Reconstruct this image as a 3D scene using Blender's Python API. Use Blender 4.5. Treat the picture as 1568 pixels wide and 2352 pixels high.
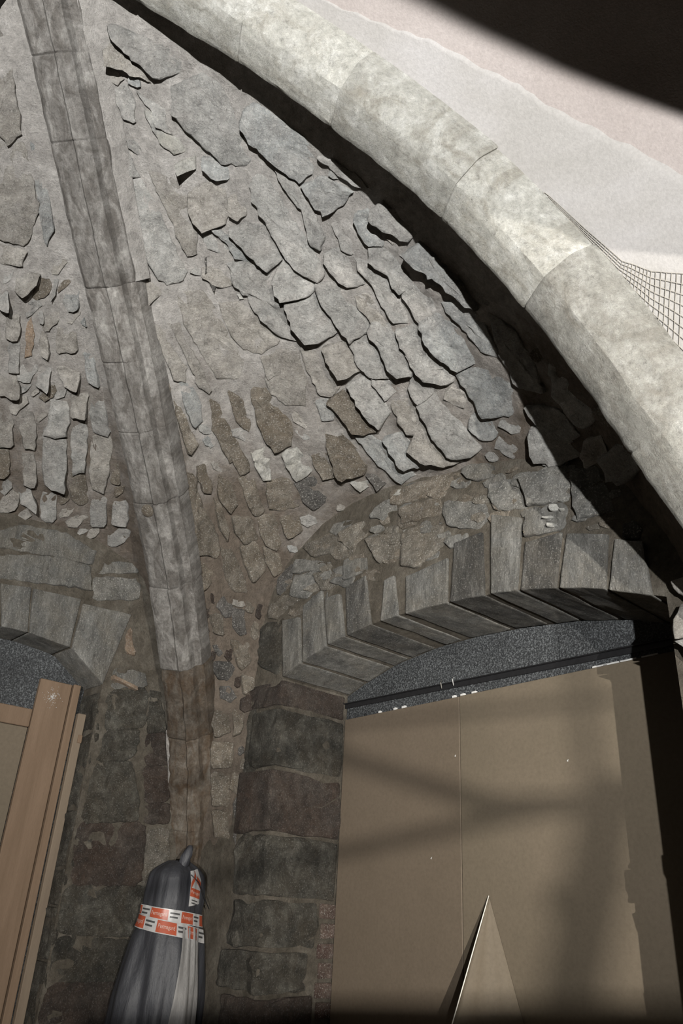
import bpy, bmesh, math, random
import numpy as np
from mathutils import Vector, Matrix
from mathutils.bvhtree import BVHTree
from mathutils import noise as mnoise

for o in list(bpy.data.objects):
    bpy.data.objects.remove(o)
scene = bpy.context.scene
COL = scene.collection
random.seed(7)
W, H, F = 1568, 2352, 1770.0
CAMZ = 1.6
pitch, roll = math.radians(27), math.radians(3.5)

# ------------------------------------------------------------------ camera
fwd = np.array([0, math.cos(pitch), math.sin(pitch)])
up0 = np.array([0, -math.sin(pitch), math.cos(pitch)])
r0 = np.array([1.0, 0, 0])
cright = r0 * math.cos(roll) + up0 * math.sin(roll)
cup = -r0 * math.sin(roll) + up0 * math.cos(roll)
camd = bpy.data.cameras.new('camera')
camd.sensor_fit = 'VERTICAL'
camd.sensor_height = 36.0
camd.lens = 36.0 * F / H
camd.clip_start = 0.01
cam = bpy.data.objects.new('camera', camd)
COL.objects.link(cam)
M = Matrix.Identity(4)
for i in range(3):
    M[i][0], M[i][1], M[i][2] = cright[i], cup[i], -fwd[i]
M[0][3], M[1][3], M[2][3] = 0, 0, CAMZ
cam.matrix_world = M
scene.camera = cam

# ------------------------------------------------------------------ world, light, exposure
world = bpy.data.worlds.new('dim_interior')
scene.world = world
world.use_nodes = True
world.node_tree.nodes['Background'].inputs[0].default_value = (1.0, 0.9, 0.78, 1)
world.node_tree.nodes['Background'].inputs[1].default_value = 0.013
LAMP = Vector((-0.01, -3.53, 1.30))
AIM = Vector((0.1, 1.6, 5.0))
ld = bpy.data.lights.new('floodlight_emitter', 'AREA')
ld.shape = 'RECTANGLE'
ld.size, ld.size_y = 0.06, 0.045
ld.energy = 285
ld.spread = math.radians(92)
ld.color = (1.0, 0.992, 0.975)
lo = bpy.data.objects.new('floodlight_emitter', ld)
COL.objects.link(lo)
lo.location = LAMP
lo.rotation_euler = (AIM - LAMP).to_track_quat('-Z', 'Y').to_euler()
LAMPB = Vector((0.96, -2.75, 1.78))
AIMB = Vector((0.75, 2.9, 1.95))
lb = bpy.data.lights.new('small_floodlight_emitter', 'AREA')
lb.shape = 'RECTANGLE'
lb.size, lb.size_y = 0.026, 0.022
lb.energy = 58
lb.spread = math.radians(62)
lb.color = (1.0, 0.95, 0.87)
lob = bpy.data.objects.new('small_floodlight_emitter', lb)
COL.objects.link(lob)
lob.location = LAMPB
lob.rotation_euler = (AIMB - LAMPB).to_track_quat('-Z', 'Y').to_euler()
vs = scene.view_settings
vs.view_transform = 'Standard'
vs.look = 'None'
vs.exposure = 0.0
vs.gamma = 1.0
vs.use_curve_mapping = False

# ------------------------------------------------------------------ plan geometry
C2 = np.array([-0.66081313, 4.45121624])
U2 = np.array([.65605903, -.75470958])
V2 = np.array([-.75470958, -.65605903])


def UV(a, b, z):
    p = C2 + a * U2 + b * V2
    return Vector((p[0], p[1], z + CAMZ))


U3 = Vector((U2[0], U2[1], 0))
V3 = Vector((V2[0], V2[1], 0))
CAMP = Vector((0, 0, CAMZ))


def ray(x, y):
    d = cright * (x - W / 2) + cup * (H / 2 - y) + fwd * F
    return Vector(d).normalized()


def on_plane(px, pt, n):
    d = ray(*px)
    t = (pt - CAMP).dot(n) / d.dot(n)
    return CAMP + d * t


def Rw(px, d=0.0):           # right wall coordinates (u, z) of a pixel, d behind the face
    q = on_plane(px, UV(0, -d, 0), V3)
    return (q - UV(0, 0, 0)).dot(U3), q.z - CAMZ


def Lw(px, d=0.0):           # left wall coordinates (v, z)
    q = on_plane(px, UV(-d, 0, 0), U3)
    return (q - UV(0, 0, 0)).dot(V3), q.z - CAMZ


# ------------------------------------------------------------------ materials
def N(nt, kind, **kw):
    n = nt.nodes.new(kind)
    for k, v in kw.items():
        if k in n.inputs.keys() if hasattr(n.inputs, 'keys') else False:
            n.inputs[k].default_value = v
        else:
            setattr(n, k, v)
    return n


def noise(nt, vec, scale, detail=6, rough=.6, dist=0.0):
    n = nt.nodes.new('ShaderNodeTexNoise')
    n.inputs['Scale'].default_value = scale
    n.inputs['Detail'].default_value = detail
    n.inputs['Roughness'].default_value = rough
    n.inputs['Distortion'].default_value = dist
    nt.links.new(vec, n.inputs['Vector'])
    return n.outputs['Fac']


def ramp(nt, fac, stops):
    n = nt.nodes.new('ShaderNodeValToRGB')
    cr = n.color_ramp
    while len(cr.elements) < len(stops):
        cr.elements.new(.5)
    for e, (p, c) in zip(cr.elements, stops):
        e.position = p
        e.color = (*c, 1) if len(c) == 3 else c
    nt.links.new(fac, n.inputs[0])
    return n.outputs[0]


def g3(v):
    return (v, v, v)


def mix(nt, fac, a, b, mode='MIX'):
    n = nt.nodes.new('ShaderNodeMix')
    n.data_type = 'RGBA'
    n.blend_type = mode
    for sock, val in ((n.inputs[0], fac), (n.inputs[6], a), (n.inputs[7], b)):
        if isinstance(val, (int, float)):
            sock.default_value = val
        elif isinstance(val, tuple):
            sock.default_value = (*val, 1) if len(val) == 3 else val
        else:
            nt.links.new(val, sock)
    return n.outputs[2]


def new_mat(name, rough=.9, spec=.25):
    m = bpy.data.materials.new(name)
    m.use_nodes = True
    nt = m.node_tree
    b = nt.nodes['Principled BSDF']
    b.inputs['Roughness'].default_value = rough
    b.inputs['Specular IOR Level'].default_value = spec
    geo = nt.nodes.new('ShaderNodeNewGeometry')
    return m, nt, b, geo.outputs['Position']


def add_bump(nt, b, parts, dist=.01):
    nrm = None
    for fac, st in parts:
        n = nt.nodes.new('ShaderNodeBump')
        n.inputs['Strength'].default_value = st
        n.inputs['Distance'].default_value = dist
        nt.links.new(fac, n.inputs['Height'])
        if nrm is not None:
            nt.links.new(nrm, n.inputs['Normal'])
        nrm = n.outputs[0]
    nt.links.new(nrm, b.inputs['Normal'])


def stretch(nt, pos, sc):
    n = nt.nodes.new('ShaderNodeVectorMath')
    n.operation = 'MULTIPLY'
    n.inputs[1].default_value = sc
    nt.links.new(pos, n.inputs[0])
    return n.outputs[0]


def stone_mat(name, dark, mid, light, tint=(.36, .30, .22), tintamt=.5, speck=.55, bump=.8, streak=None):
    m, nt, b, pos = new_mat(name)
    if streak is not None:
        pos2 = stretch(nt, pos, streak)
    else:
        pos2 = pos
    oi = nt.nodes.new('ShaderNodeObjectInfo')
    n1 = noise(nt, pos2, 9, 8, .65, .6)
    col = ramp(nt, n1, [(.28, dark), (.5, mid), (.74, light)])
    tn = noise(nt, pos, 5.5, 7, .7, .6)
    tf = ramp(nt, tn, [(.42, g3(0)), (.64, g3(tintamt))])
    col = mix(nt, tf, col, tint)
    n2 = noise(nt, pos2, 26, 9, .8, .15)
    col = mix(nt, 1.0, col, ramp(nt, n2, [(.30, g3(.42)), (.45, g3(.88)), (.56, g3(1.08)), (.72, g3(1.7))]), 'MULTIPLY')
    sp = noise(nt, pos, 150, 3, .6)
    sf = ramp(nt, sp, [(.56, g3(0)), (.66, g3(speck))])
    col = mix(nt, sf, col, (.62, .60, .55))
    dk = noise(nt, pos, 95, 4, .7)
    df = ramp(nt, dk, [(.30, g3(.6)), (.42, g3(0))])
    col = mix(nt, df, col, tuple(c * .35 for c in dark))
    rv = nt.nodes.new('ShaderNodeMapRange')
    rv.inputs[3].default_value = .86
    rv.inputs[4].default_value = 1.14
    nt.links.new(oi.outputs['Random'], rv.inputs[0])
    cmb = nt.nodes.new('ShaderNodeCombineColor')
    for i in range(3):
        nt.links.new(rv.outputs[0], cmb.inputs[i])
    col = mix(nt, 1.0, col, cmb.outputs[0], 'MULTIPLY')
    nt.links.new(col, b.inputs['Base Color'])
    add_bump(nt, b, [(noise(nt, pos2, 16, 9, .8, .15), min(1, bump * 1.2)), (n2, min(1, bump * 1.2)), (noise(nt, pos2, 90, 5, .75, .4), bump)], .022)
    return m


MAT = {}
SMEAR = (.46, .435, .405)
MAT['grey'] = stone_mat('stone_grey', (0.273, 0.268, 0.253), (0.390, 0.385, 0.363), (0.526, 0.516, 0.491), SMEAR, .7)
MAT['blue'] = stone_mat('stone_blue_grey', (0.253, 0.263, 0.258), (0.364, 0.373, 0.363), (0.496, 0.506, 0.486), SMEAR, .5)
MAT['warm'] = stone_mat('stone_warm', (0.258, 0.238, 0.207), (0.380, 0.354, 0.314), (0.516, 0.491, 0.446), SMEAR, .6)
MAT['brown'] = stone_mat('stone_brown', (0.130, 0.110, 0.086), (0.216, 0.189, 0.152), (0.329, 0.295, 0.247), (0.174, 0.139, 0.099), .6)
MAT['dark'] = stone_mat('stone_dark', (.062, .06, .056), (.11, .105, .098), (.19, .182, .17), (.14, .12, .10), .3)
MAT['rust'] = stone_mat('stone_rust', (.22, .16, .12), (.34, .26, .19), (.46, .38, .31), (.38, .26, .17))
MAT['pale'] = stone_mat('stone_pale', (0.351, 0.346, 0.324), (0.516, 0.510, 0.478), (0.703, 0.692, 0.637), (0.505, 0.473, 0.395))
MAT['wall'] = stone_mat('wall_block', (0.038, 0.035, 0.029), (0.085, 0.080, 0.067), (0.218, 0.208, 0.177), (0.078, 0.062, 0.042), .5, speck=.18, bump=1.0)
MAT['wallred'] = stone_mat('wall_block_reddish', (0.038, 0.030, 0.026), (0.072, 0.059, 0.050), (0.144, 0.122, 0.103), (0.086, 0.057, 0.041), .6, speck=.15, bump=1.0)
MAT['vous'] = stone_mat('voussoir', (0.076, 0.074, 0.070), (0.137, 0.135, 0.125), (0.252, 0.248, 0.230), (0.180, 0.162, 0.130), .5, speck=.25, bump=.6, streak=(1, 1, .35))
MAT['vousdark'] = stone_mat('voussoir_dark', (0.035, 0.034, 0.032), (0.066, 0.064, 0.059), (0.189, 0.185, 0.171), (0.119, 0.105, 0.084), .4, speck=.2, bump=.6, streak=(1, 1, .3))
MAT['wgrey'] = stone_mat('wall_rubble_grey', (0.114, 0.114, 0.107), (0.207, 0.204, 0.189), (0.352, 0.343, 0.317), (0.238, 0.220, 0.185), .5)
MAT['wwarm'] = stone_mat('wall_rubble_warm', (0.106, 0.095, 0.078), (0.191, 0.174, 0.145), (0.323, 0.297, 0.255), (0.204, 0.170, 0.128), .5)
MAT['brick'] = stone_mat('brick_red', (.07, .045, .038), (.125, .08, .066), (.22, .17, .145), (.15, .12, .095), .7)


def mortar_mat(name, c1, c2, c3, brownlo=None):
    m, nt, b, pos = new_mat(name, .95, .15)
    n1 = noise(nt, pos, 7, 8, .65, .4)
    col = ramp(nt, n1, [(.3, c1), (.52, c2), (.75, c3)])
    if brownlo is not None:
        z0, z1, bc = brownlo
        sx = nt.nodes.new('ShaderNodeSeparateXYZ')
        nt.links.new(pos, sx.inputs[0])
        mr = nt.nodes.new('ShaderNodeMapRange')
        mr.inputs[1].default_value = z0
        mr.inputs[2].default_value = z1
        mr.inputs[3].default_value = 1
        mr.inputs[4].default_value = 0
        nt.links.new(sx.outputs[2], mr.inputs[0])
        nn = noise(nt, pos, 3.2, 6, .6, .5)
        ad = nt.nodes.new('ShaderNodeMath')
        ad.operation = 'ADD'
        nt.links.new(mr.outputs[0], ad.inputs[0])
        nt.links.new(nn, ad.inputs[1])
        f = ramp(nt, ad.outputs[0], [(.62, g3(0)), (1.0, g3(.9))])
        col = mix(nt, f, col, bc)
    n2 = noise(nt, pos, 34, 9, .8, .4)
    col = mix(nt, .9, col, ramp(nt, n2, [(.3, g3(.5)), (.46, g3(.9)), (.56, g3(1.08)), (.7, g3(1.5))]), 'MULTIPLY')
    nt.links.new(col, b.inputs['Base Color'])
    add_bump(nt, b, [(noise(nt, pos, 13, 9, .78, .6), 1.0), (n2, .9), (noise(nt, pos, 120, 5, .7), .6)], .03)
    return m


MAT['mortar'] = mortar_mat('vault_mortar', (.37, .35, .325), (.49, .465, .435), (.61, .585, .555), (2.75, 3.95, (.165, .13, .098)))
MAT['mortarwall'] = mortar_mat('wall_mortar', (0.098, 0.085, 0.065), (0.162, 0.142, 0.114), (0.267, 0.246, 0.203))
MAT['mortarpale'] = mortar_mat('pale_lime_mortar', (.42, .39, .36), (.50, .47, .44), (.58, .55, .52))


def rib_mat(name, dark, mid, light, stain, staincut):
    m, nt, b, pos = new_mat(name, .9, .2)
    tc = nt.nodes.new('ShaderNodeUVMap')
    uvs = stretch(nt, tc.outputs[0], (3.4, 2.6, 1))
    n1 = noise(nt, uvs, 2.2, 8, .7, .8)
    n2 = noise(nt, pos, 14, 9, .7, .5)
    col = ramp(nt, n2, [(.28, dark), (.5, mid), (.72, light)])
    f = ramp(nt, n1, [(staincut - .13, g3(.85)), (staincut + .10, g3(0))])
    col = mix(nt, f, col, stain)
    n3 = noise(nt, pos, 45, 9, .8, .3)
    col = mix(nt, .9, col, ramp(nt, n3, [(.3, g3(.45)), (.46, g3(.92)), (.56, g3(1.06)), (.7, g3(1.45))]), 'MULTIPLY')
    oi = nt.nodes.new('ShaderNodeObjectInfo')
    rv = nt.nodes.new('ShaderNodeMapRange')
    rv.inputs[3].default_value = .85
    rv.inputs[4].default_value = 1.15
    nt.links.new(oi.outputs['Random'], rv.inputs[0])
    cmb = nt.nodes.new('ShaderNodeCombineColor')
    for i in range(3):
        nt.links.new(rv.outputs[0], cmb.inputs[i])
    col = mix(nt, 1.0, col, cmb.outputs[0], 'MULTIPLY')
    nt.links.new(col, b.inputs['Base Color'])
    add_bump(nt, b, [(n1, .3), (n3, .9), (noise(nt, pos, 120, 5, .75), .8)], .016)
    return m


MAT['rib1'] = rib_mat('rib_weathered', (0.273, 0.261, 0.243), (0.390, 0.374, 0.349), (0.567, 0.546, 0.511), (0.136, 0.123, 0.109), .55)
MAT['rib2'] = rib_mat('rib_pale', (0.392, 0.384, 0.342), (0.522, 0.512, 0.465), (0.695, 0.690, 0.650), (0.303, 0.280, 0.230), .43)
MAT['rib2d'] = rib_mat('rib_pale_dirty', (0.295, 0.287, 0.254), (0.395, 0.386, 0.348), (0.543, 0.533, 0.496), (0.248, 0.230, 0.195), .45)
MAT['ribstain'] = rib_mat('rib_brown_stained', (0.086, 0.072, 0.058), (0.155, 0.133, 0.108), (0.266, 0.241, 0.205), (0.094, 0.061, 0.036), .50)


def plaster_mat(name, c1, c2, c3):
    m, nt, b, pos = new_mat(name, .9, .2)
    n1 = noise(nt, pos, 2.2, 5, .55, .6)
    col = ramp(nt, n1, [(.3, c1), (.5, c2), (.72, c3)])
    n2 = noise(nt, pos, 90, 5, .6)
    col = mix(nt, .35, col, ramp(nt, n2, [(.3, g3(.75)), (.5, g3(1)), (.7, g3(1.25))]), 'MULTIPLY')
    nt.links.new(col, b.inputs['Base Color'])
    add_bump(nt, b, [(noise(nt, pos, 5, 6, .6), .25), (noise(nt, pos, 160, 4, .6), .2)], .01)
    return m


MAT['plaster'] = plaster_mat('plaster_pink', (0.222, 0.195, 0.181), (0.253, 0.226, 0.212), (0.277, 0.250, 0.236))
MAT['plaster2'] = plaster_mat('plaster_pale_coat', (0.217, 0.209, 0.194), (0.249, 0.239, 0.227), (0.285, 0.275, 0.269))


def board_mat(name, c1, c2, grain=None):
    m, nt, b, pos = new_mat(name, .75, .3)
    p2 = stretch(nt, pos, grain) if grain else pos
    n1 = noise(nt, p2, 2.5, 6, .6, .3)
    col = ramp(nt, n1, [(.3, c1), (.7, c2)])
    n2 = noise(nt, p2, 70, 4, .6)
    col = mix(nt, .3, col, ramp(nt, n2, [(.3, g3(.7)), (.5, g3(1)), (.7, g3(1.25))]), 'MULTIPLY')
    nt.links.new(col, b.inputs['Base Color'])
    add_bump(nt, b, [(n2, .12)], .004)
    return m


MAT['board'] = board_mat('gypsum_board', (0.098, 0.077, 0.055), (0.113, 0.089, 0.065))
MAT['board2'] = board_mat('gypsum_board_b', (0.104, 0.085, 0.060), (0.119, 0.096, 0.069))
MAT['plank'] = board_mat('pine_plank', (0.119, 0.080, 0.051), (0.162, 0.112, 0.075), (9, 9, .7))
MAT['plankgrey'] = board_mat('plank_greyed', (0.128, 0.098, 0.071), (0.162, 0.128, 0.093), (9, 9, .7))


def simple(name, col, rough=.6, metal=0.0, spec=.4):
    m, nt, b, pos = new_mat(name, rough, spec)
    n = noise(nt, pos, 40, 4, .6)
    c = mix(nt, .5, col, ramp(nt, n, [(.3, g3(.75)), (.7, g3(1.2))]), 'MULTIPLY')
    nt.links.new(c, b.inputs['Base Color'])
    b.inputs['Metallic'].default_value = metal
    return m


def foam_mat():
    m, nt, b, pos = new_mat('dark_granular_slab', .55, .5)
    n1 = noise(nt, pos, 130, 4, .75)
    n0 = noise(nt, pos, 5, 3, .6)
    col = ramp(nt, n1, [(.36, (.007, .008, .009)), (.5, (.024, .026, .028)), (.64, (.12, .128, .132))])
    col = mix(nt, .7, col, ramp(nt, n0, [(.3, g3(.7)), (.7, g3(1.4))]), 'MULTIPLY')
    nt.links.new(col, b.inputs['Base Color'])
    add_bump(nt, b, [(n1, .8)], .006)
    return m


MAT['foam'] = foam_mat()
MAT['steel'] = simple('dark_steel', (.03, .03, .032), .45, .6)
MAT['white'] = simple('white_chip', (.46, .455, .44), .7)
MAT['wire'] = simple('wire_mesh_steel', (.22, .205, .18), .7)
MAT['concrete'] = plaster_mat('floor_dust', (.20, .18, .155), (.25, .225, .195), (.3, .27, .235))

# ------------------------------------------------------------------ object helpers


def tag(o, label=None, cat=None, group=None, kind=None):
    if label:
        o['label'] = label
    if cat:
        o['category'] = cat
    if group:
        o['group'] = group
    if kind or cat:
        o['kind'] = kind or 'thing'
    return o


def mesh_obj(name, verts, faces, mat, parent=None, smooth=True, uvs=None, sharp=0):
    me = bpy.data.meshes.new(name)
    me.from_pydata([tuple(v) for v in verts], [], faces)
    if uvs is not None:
        ul = me.uv_layers.new(name='UVMap')
        for lp in me.loops:
            ul.data[lp.index].uv = uvs[lp.vertex_index]
    me.validate()
    if smooth:
        me.polygons.foreach_set('use_smooth', [True] * len(me.polygons))
        if sharp:
            me.set_sharp_from_angle(angle=math.radians(sharp))
    me.update()
    o = bpy.data.objects.new(name, me)
    COL.objects.link(o)
    if mat is not None:
        me.materials.append(MAT[mat] if isinstance(mat, str) else mat)
    if parent is not None:
        o.parent = parent
        o.matrix_parent_inverse = parent.matrix_world.inverted()
    return o


def empty(name, loc):
    o = bpy.data.objects.new(name, None)
    COL.objects.link(o)
    o.location = loc
    o.empty_display_size = .1
    o.matrix_world = Matrix.Translation(loc)
    return o


def hexa(name, p, mat, parent=None, bev=.006, jit=.0, seg=2, smooth=False):
    """box from 8 corners: p[0..3] front loop, p[4..7] back loop"""
    bm = bmesh.new()
    vs_ = [bm.verts.new(q) for q in p]
    for f in ((0, 1, 2, 3), (7, 6, 5, 4), (0, 4, 5, 1), (1, 5, 6, 2), (2, 6, 7, 3), (3, 7, 4, 0)):
        bm.faces.new([vs_[i] for i in f])
    bmesh.ops.recalc_face_normals(bm, faces=bm.faces)
    if jit:
        bmesh.ops.subdivide_edges(bm, edges=bm.edges, cuts=3, use_grid_fill=True)
        for v in bm.verts:
            d = mnoise.noise_vector(v.co * 9.0) * jit + mnoise.noise_vector(v.co * 25.0) * jit * .5
            v.co += d
    if bev:
        es = [e for e in bm.edges if len(e.link_faces) == 2 and e.calc_face_angle(0) > .6]
        bmesh.ops.bevel(bm, geom=es, offset=bev, segments=seg, affect='EDGES', profile=.6, clamp_overlap=True)
    me = bpy.data.meshes.new(name)
    bm.to_mesh(me)
    bm.free()
    if smooth:
        me.polygons.foreach_set('use_smooth', [True] * len(me.polygons))
    o = bpy.data.objects.new(name, me)
    COL.objects.link(o)
    me.materials.append(MAT[mat] if isinstance(mat, str) else mat)
    if parent is not None:
        o.parent = parent
        o.matrix_parent_inverse = parent.matrix_world.inverted()
    return o


def tube(name, pts, r, mat, parent=None, n=8, rfun=None):
    pts = [Vector(p) for p in pts]
    verts, faces = [], []
    for i, p in enumerate(pts):
        t = (pts[min(i + 1, len(pts) - 1)] - pts[max(i - 1, 0)]).normalized()
        a = t.cross(Vector((0, 0, 1)))
        if a.length < .05:
            a = t.cross(Vector((1, 0, 0)))
        a.normalize()
        b = t.cross(a)
        rr = r if rfun is None else r * rfun(i / (len(pts) - 1))
        for k in range(n):
            an = 2 * math.pi * k / n
            verts.append(p + a * math.cos(an) * rr + b * math.sin(an) * rr)
    for i in range(len(pts) - 1):
        for k in range(n):
            faces.append((i * n + k, i * n + (k + 1) % n, (i + 1) * n + (k + 1) % n, (i + 1) * n + k))
    faces.append(tuple(range(n))[::-1])
    faces.append(tuple((len(pts) - 1) * n + k for k in range(n)))
    return mesh_obj(name, verts, faces, mat, parent)

# ------------------------------------------------------------------ rib curves (s along plan line, z above camera)
R1 = np.array([(-.01, -.6), (0.02, .1), (.04, .32), (.11, .72), (.21, 1.09), (.32, 1.43), (.44, 1.71), (.55, 1.96), (.65, 2.18), (.75, 2.38), (.83, 2.57), (.90, 2.73), (.94, 2.80), (1.0, 2.92), (1.06, 3.02)])
R2 = np.array([(.03, -.6), (.06, .2), (.12, .6), (.21, .95), (.27, 1.25), (.32, 1.48), (.39, 1.74), (.48, 2.0), (.61, 2.26), (.73, 2.48), (.87, 2.68), (1, 2.85), (1.06, 2.92)])
R2 = R2 + np.array([0, .13])


def smooth_curve(R, n=160):
    k = np.concatenate([[0], np.cumsum(np.hypot(np.diff(R[:, 0]) * 2.9, np.diff(R[:, 1])))])
    t = np.linspace(0, k[-1], n)
    S = np.interp(t, k, R[:, 0])
    Z = np.interp(t, k, R[:, 1])
    for _ in range(60):
        S[1:-1] = .25 * S[:-2] + .5 * S[1:-1] + .25 * S[2:]
        Z[1:-1] = .25 * Z[:-2] + .5 * Z[1:-1] + .25 * Z[2:]
    return S, Z


S1, Z1 = smooth_curve(R1)
S2, Z2 = smooth_curve(R2)
BU, BV, PU = 1.9, 2.36, 3.3
OFF = .12


def rib1_uv(s):
    return BU * s, BV * s


def rib2_uv(s):
    return PU - (PU - BU) * s, BV * s


def rib_back(S, Z, uvf, s, off=OFF):
    # point of the web behind the rib: off above the soffit, square to the rib's slope
    e = .02
    L = 3.03 if uvf is rib1_uv else 2.744
    z = float(np.interp(s, S, Z))
    dz = float(np.interp(s + e, S, Z)) - float(np.interp(s - e, S, Z))
    tx, tz = 2 * e * L, dz
    ln = math.hypot(tx, tz)
    ns, nz = -tz / ln, tx / ln
    s2 = s + ns * off / L
    a, b = uvf(s2)
    return a, b, z + nz * off


KL = np.array([(.43, -.6, -.0), (.42, .1, .02), (.39, .75, .11), (.37, 1.22, .21), (.40, 1.5, .33), (.57, 1.714, .44), (.85, 1.87, .55), (1.19, 1.91, .68), (1.44, 1.89, .8), (1.9, 1.80, 1.)])
KR = np.array([(1.9, 1.80, 1.), (2.17, 1.74, .78), (2.43, 1.64, .6), (2.66, 1.38, .37), (2.8, 1.0, .24), (2.86, .5, .14), (2.9, .0, .06)])
KF = np.array([(.20, -.6, 0), (.21, .1, .02), (.25, .75, .11), (.36, 1.2, .21), (.47, 1.45, .33), (.62, 1.63, .44), (.85, 1.70, .55), (1.1, 1.705, .65), (1.4, 1.67, .78), (1.9, 1.6, .9), (2.36, 1.5, 1.0)])
KT = np.array([(.15, -.2, .05), (.2, .7, .12), (.4, 1.6, .27), (.8, 2.25, .45), (1.4, 2.65, .65), (2.0, 2.85, .85), (2.6, 2.95, 1.05)])


def kinterp(K, t):
    k = t * (len(K) - 1)
    return [float(np.interp(k, range(len(K)), K[:, i])) for i in range(K.shape[1])]


def ruled(kind, t, q):
    if kind == 'back':
        if t <= 1:
            a, z, s = kinterp(KL, t)
            ru, rv, rz = rib_back(S1, Z1, rib1_uv, s)
        else:
            a, z, s = kinterp(KR, t - 1)
            ru, rv, rz = rib_back(S2, Z2, rib2_uv, s)
        A, Bp = np.array([a, -.02, z]), np.array([ru, rv, rz])
    elif kind == 'left':
        a, z, s = kinterp(KF, t)
        ru, rv, rz = rib_back(S1, Z1, rib1_uv, s)
        A, Bp = np.array([-.02, a, z]), np.array([ru, rv, rz])
    else:
        a, z, s = kinterp(KT, t)
        ru, rv, rz = rib_back(S2, Z2, rib2_uv, s)
        A, Bp = np.array([5.2, a, z]), np.array([ru, rv, rz])
    p = A * (1 - q) + Bp * q
    camber = .05 * math.sin(math.pi * q)
    return UV(p[0], p[1], p[2] + camber)


def surf_grid(kind, tmax, nt_, nq):
    G = [[ruled(kind, tmax * i / (nt_ - 1), j / (nq - 1)) for j in range(nq)] for i in range(nt_)]
    # smooth along t to take the kinks of the control polygon out
    A = np.array([[tuple(p) for p in row] for row in G])
    for _ in range(int(nt_ * .25)):
        A[1:-1] = .25 * A[:-2] + .5 * A[1:-1] + .25 * A[2:]
    return A


def grid_mesh(name, A, mat, amp=0.0, toward=None):
    nt_, nq = A.shape[:2]
    P = [Vector(p) for p in A.reshape(-1, 3)]
    faces = [(i * nq + j, (i + 1) * nq + j, (i + 1) * nq + j + 1, i * nq + j + 1) for i in range(nt_ - 1) for j in range(nq - 1)]
    bvh = BVHTree.FromPolygons([tuple(p) for p in P], faces)
    if amp:
        Q = []
        for p in P:
            w = mnoise.noise_vector(p * 6.0) * amp + mnoise.noise_vector(p * 17.0) * amp * .5
            Q.append(p + w)
        P = Q
    o = mesh_obj(name, P, faces, mat)
    return o, bvh


GB = surf_grid('back', 2.0, 170, 110)
web_back, BVB = grid_mesh('ceiling', GB, 'mortar', .013)
tag(web_back, 'rubble stone vault web rising between the two stone ribs', None, None, 'structure')
GL = surf_grid('left', 1.0, 120, 90)
web_left, BVL = grid_mesh('ceiling', GL, 'mortar', .013)
tag(web_left, 'rubble vault web to the left of the diagonal rib', None, None, 'structure')
GM = GL.copy()
for i_ in range(GM.shape[0]):
    for j_ in range(GM.shape[1]):
        q_ = Vector(GM[i_, j_]) - UV(0, 0, 0)
        a_, b_ = q_.dot(U3), q_.dot(V3)
        GM[i_, j_] = tuple(UV(a_, 4.72 - b_, GM[i_, j_][2] - CAMZ))
web_far, _ = grid_mesh('ceiling', GM, 'mortar', .013)
tag(web_far, 'far half of the left vault web, out of the frame', None, None, 'structure')
GP = surf_grid('front', 1.0, 80, 90)
web_plaster, BVP = grid_mesh('ceiling', GP, 'plaster', .004)
tag(web_plaster, 'plastered pinkish vault cell beyond the bright pale rib', None, None, 'structure')

# ------------------------------------------------------------------ walls
ARC_F = np.array([(.625, 1.035), (.76, 1.085), (1.0, 1.155), (1.3, 1.195), (1.55, 1.2), (1.8, 1.19), (2.1, 1.16), (2.4, 1.10), (2.70, .985)])
OU0, OU1, OD = .625, 2.70, .46


def arc_r(x):
    return float(np.interp(x, ARC_F[:, 0], ARC_F[:, 1]))


ARC_L = np.array([(.69, .95), (.78, 1.05), (.907, 1.10), (1.1, 1.12), (1.265, 1.115), (1.6, 1.06), (1.95, .95)])
LV0, LV1, LD = .69, 1.95, .22


def arc_l(x):
    return float(np.interp(x, ARC_L[:, 0], ARC_L[:, 1]))


def wall_with_opening(name, place, x0, x1, o0, o1, arc, top, depth, back_d):
    """wall face with an arched opening, its reveal and soffit; place(x, d, z)"""
    verts, faces = [], []

    def quad(a, b, c, d):
        i = len(verts)
        verts.extend([a, b, c, d])
        faces.append((i, i + 1, i + 2, i + 3))
    zb = -CAMZ
    n = 24
    quad(place(x0, 0, zb), place(o0, 0, zb), place(o0, 0, top), place(x0, 0, top))
    quad(place(o1, 0, zb), place(x1, 0, zb), place(x1, 0, top), place(o1, 0, top))
    for i in range(n):
        a, b = o0 + (o1 - o0) * i / n, o0 + (o1 - o0) * (i + 1) / n
        quad(place(a, 0, arc(a)), place(b, 0, arc(b)), place(b, 0, top), place(a, 0, top))
        quad(place(a, 0, arc(a)), place(a, back_d, arc(a)), place(b, back_d, arc(b)), place(b, 0, arc(b)))
    for x in (o0, o1):
        quad(place(x, 0, zb), place(x, 0, arc(x)), place(x, back_d, arc(x)), place(x, back_d, zb))
    quad(place(x0, back_d + .02, zb), place(x1, back_d + .02, zb), place(x1, back_d + .02, top), place(x0, back_d + .02, top))
    return mesh_obj(name, verts, faces, 'mortarwall', None, False)


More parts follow.
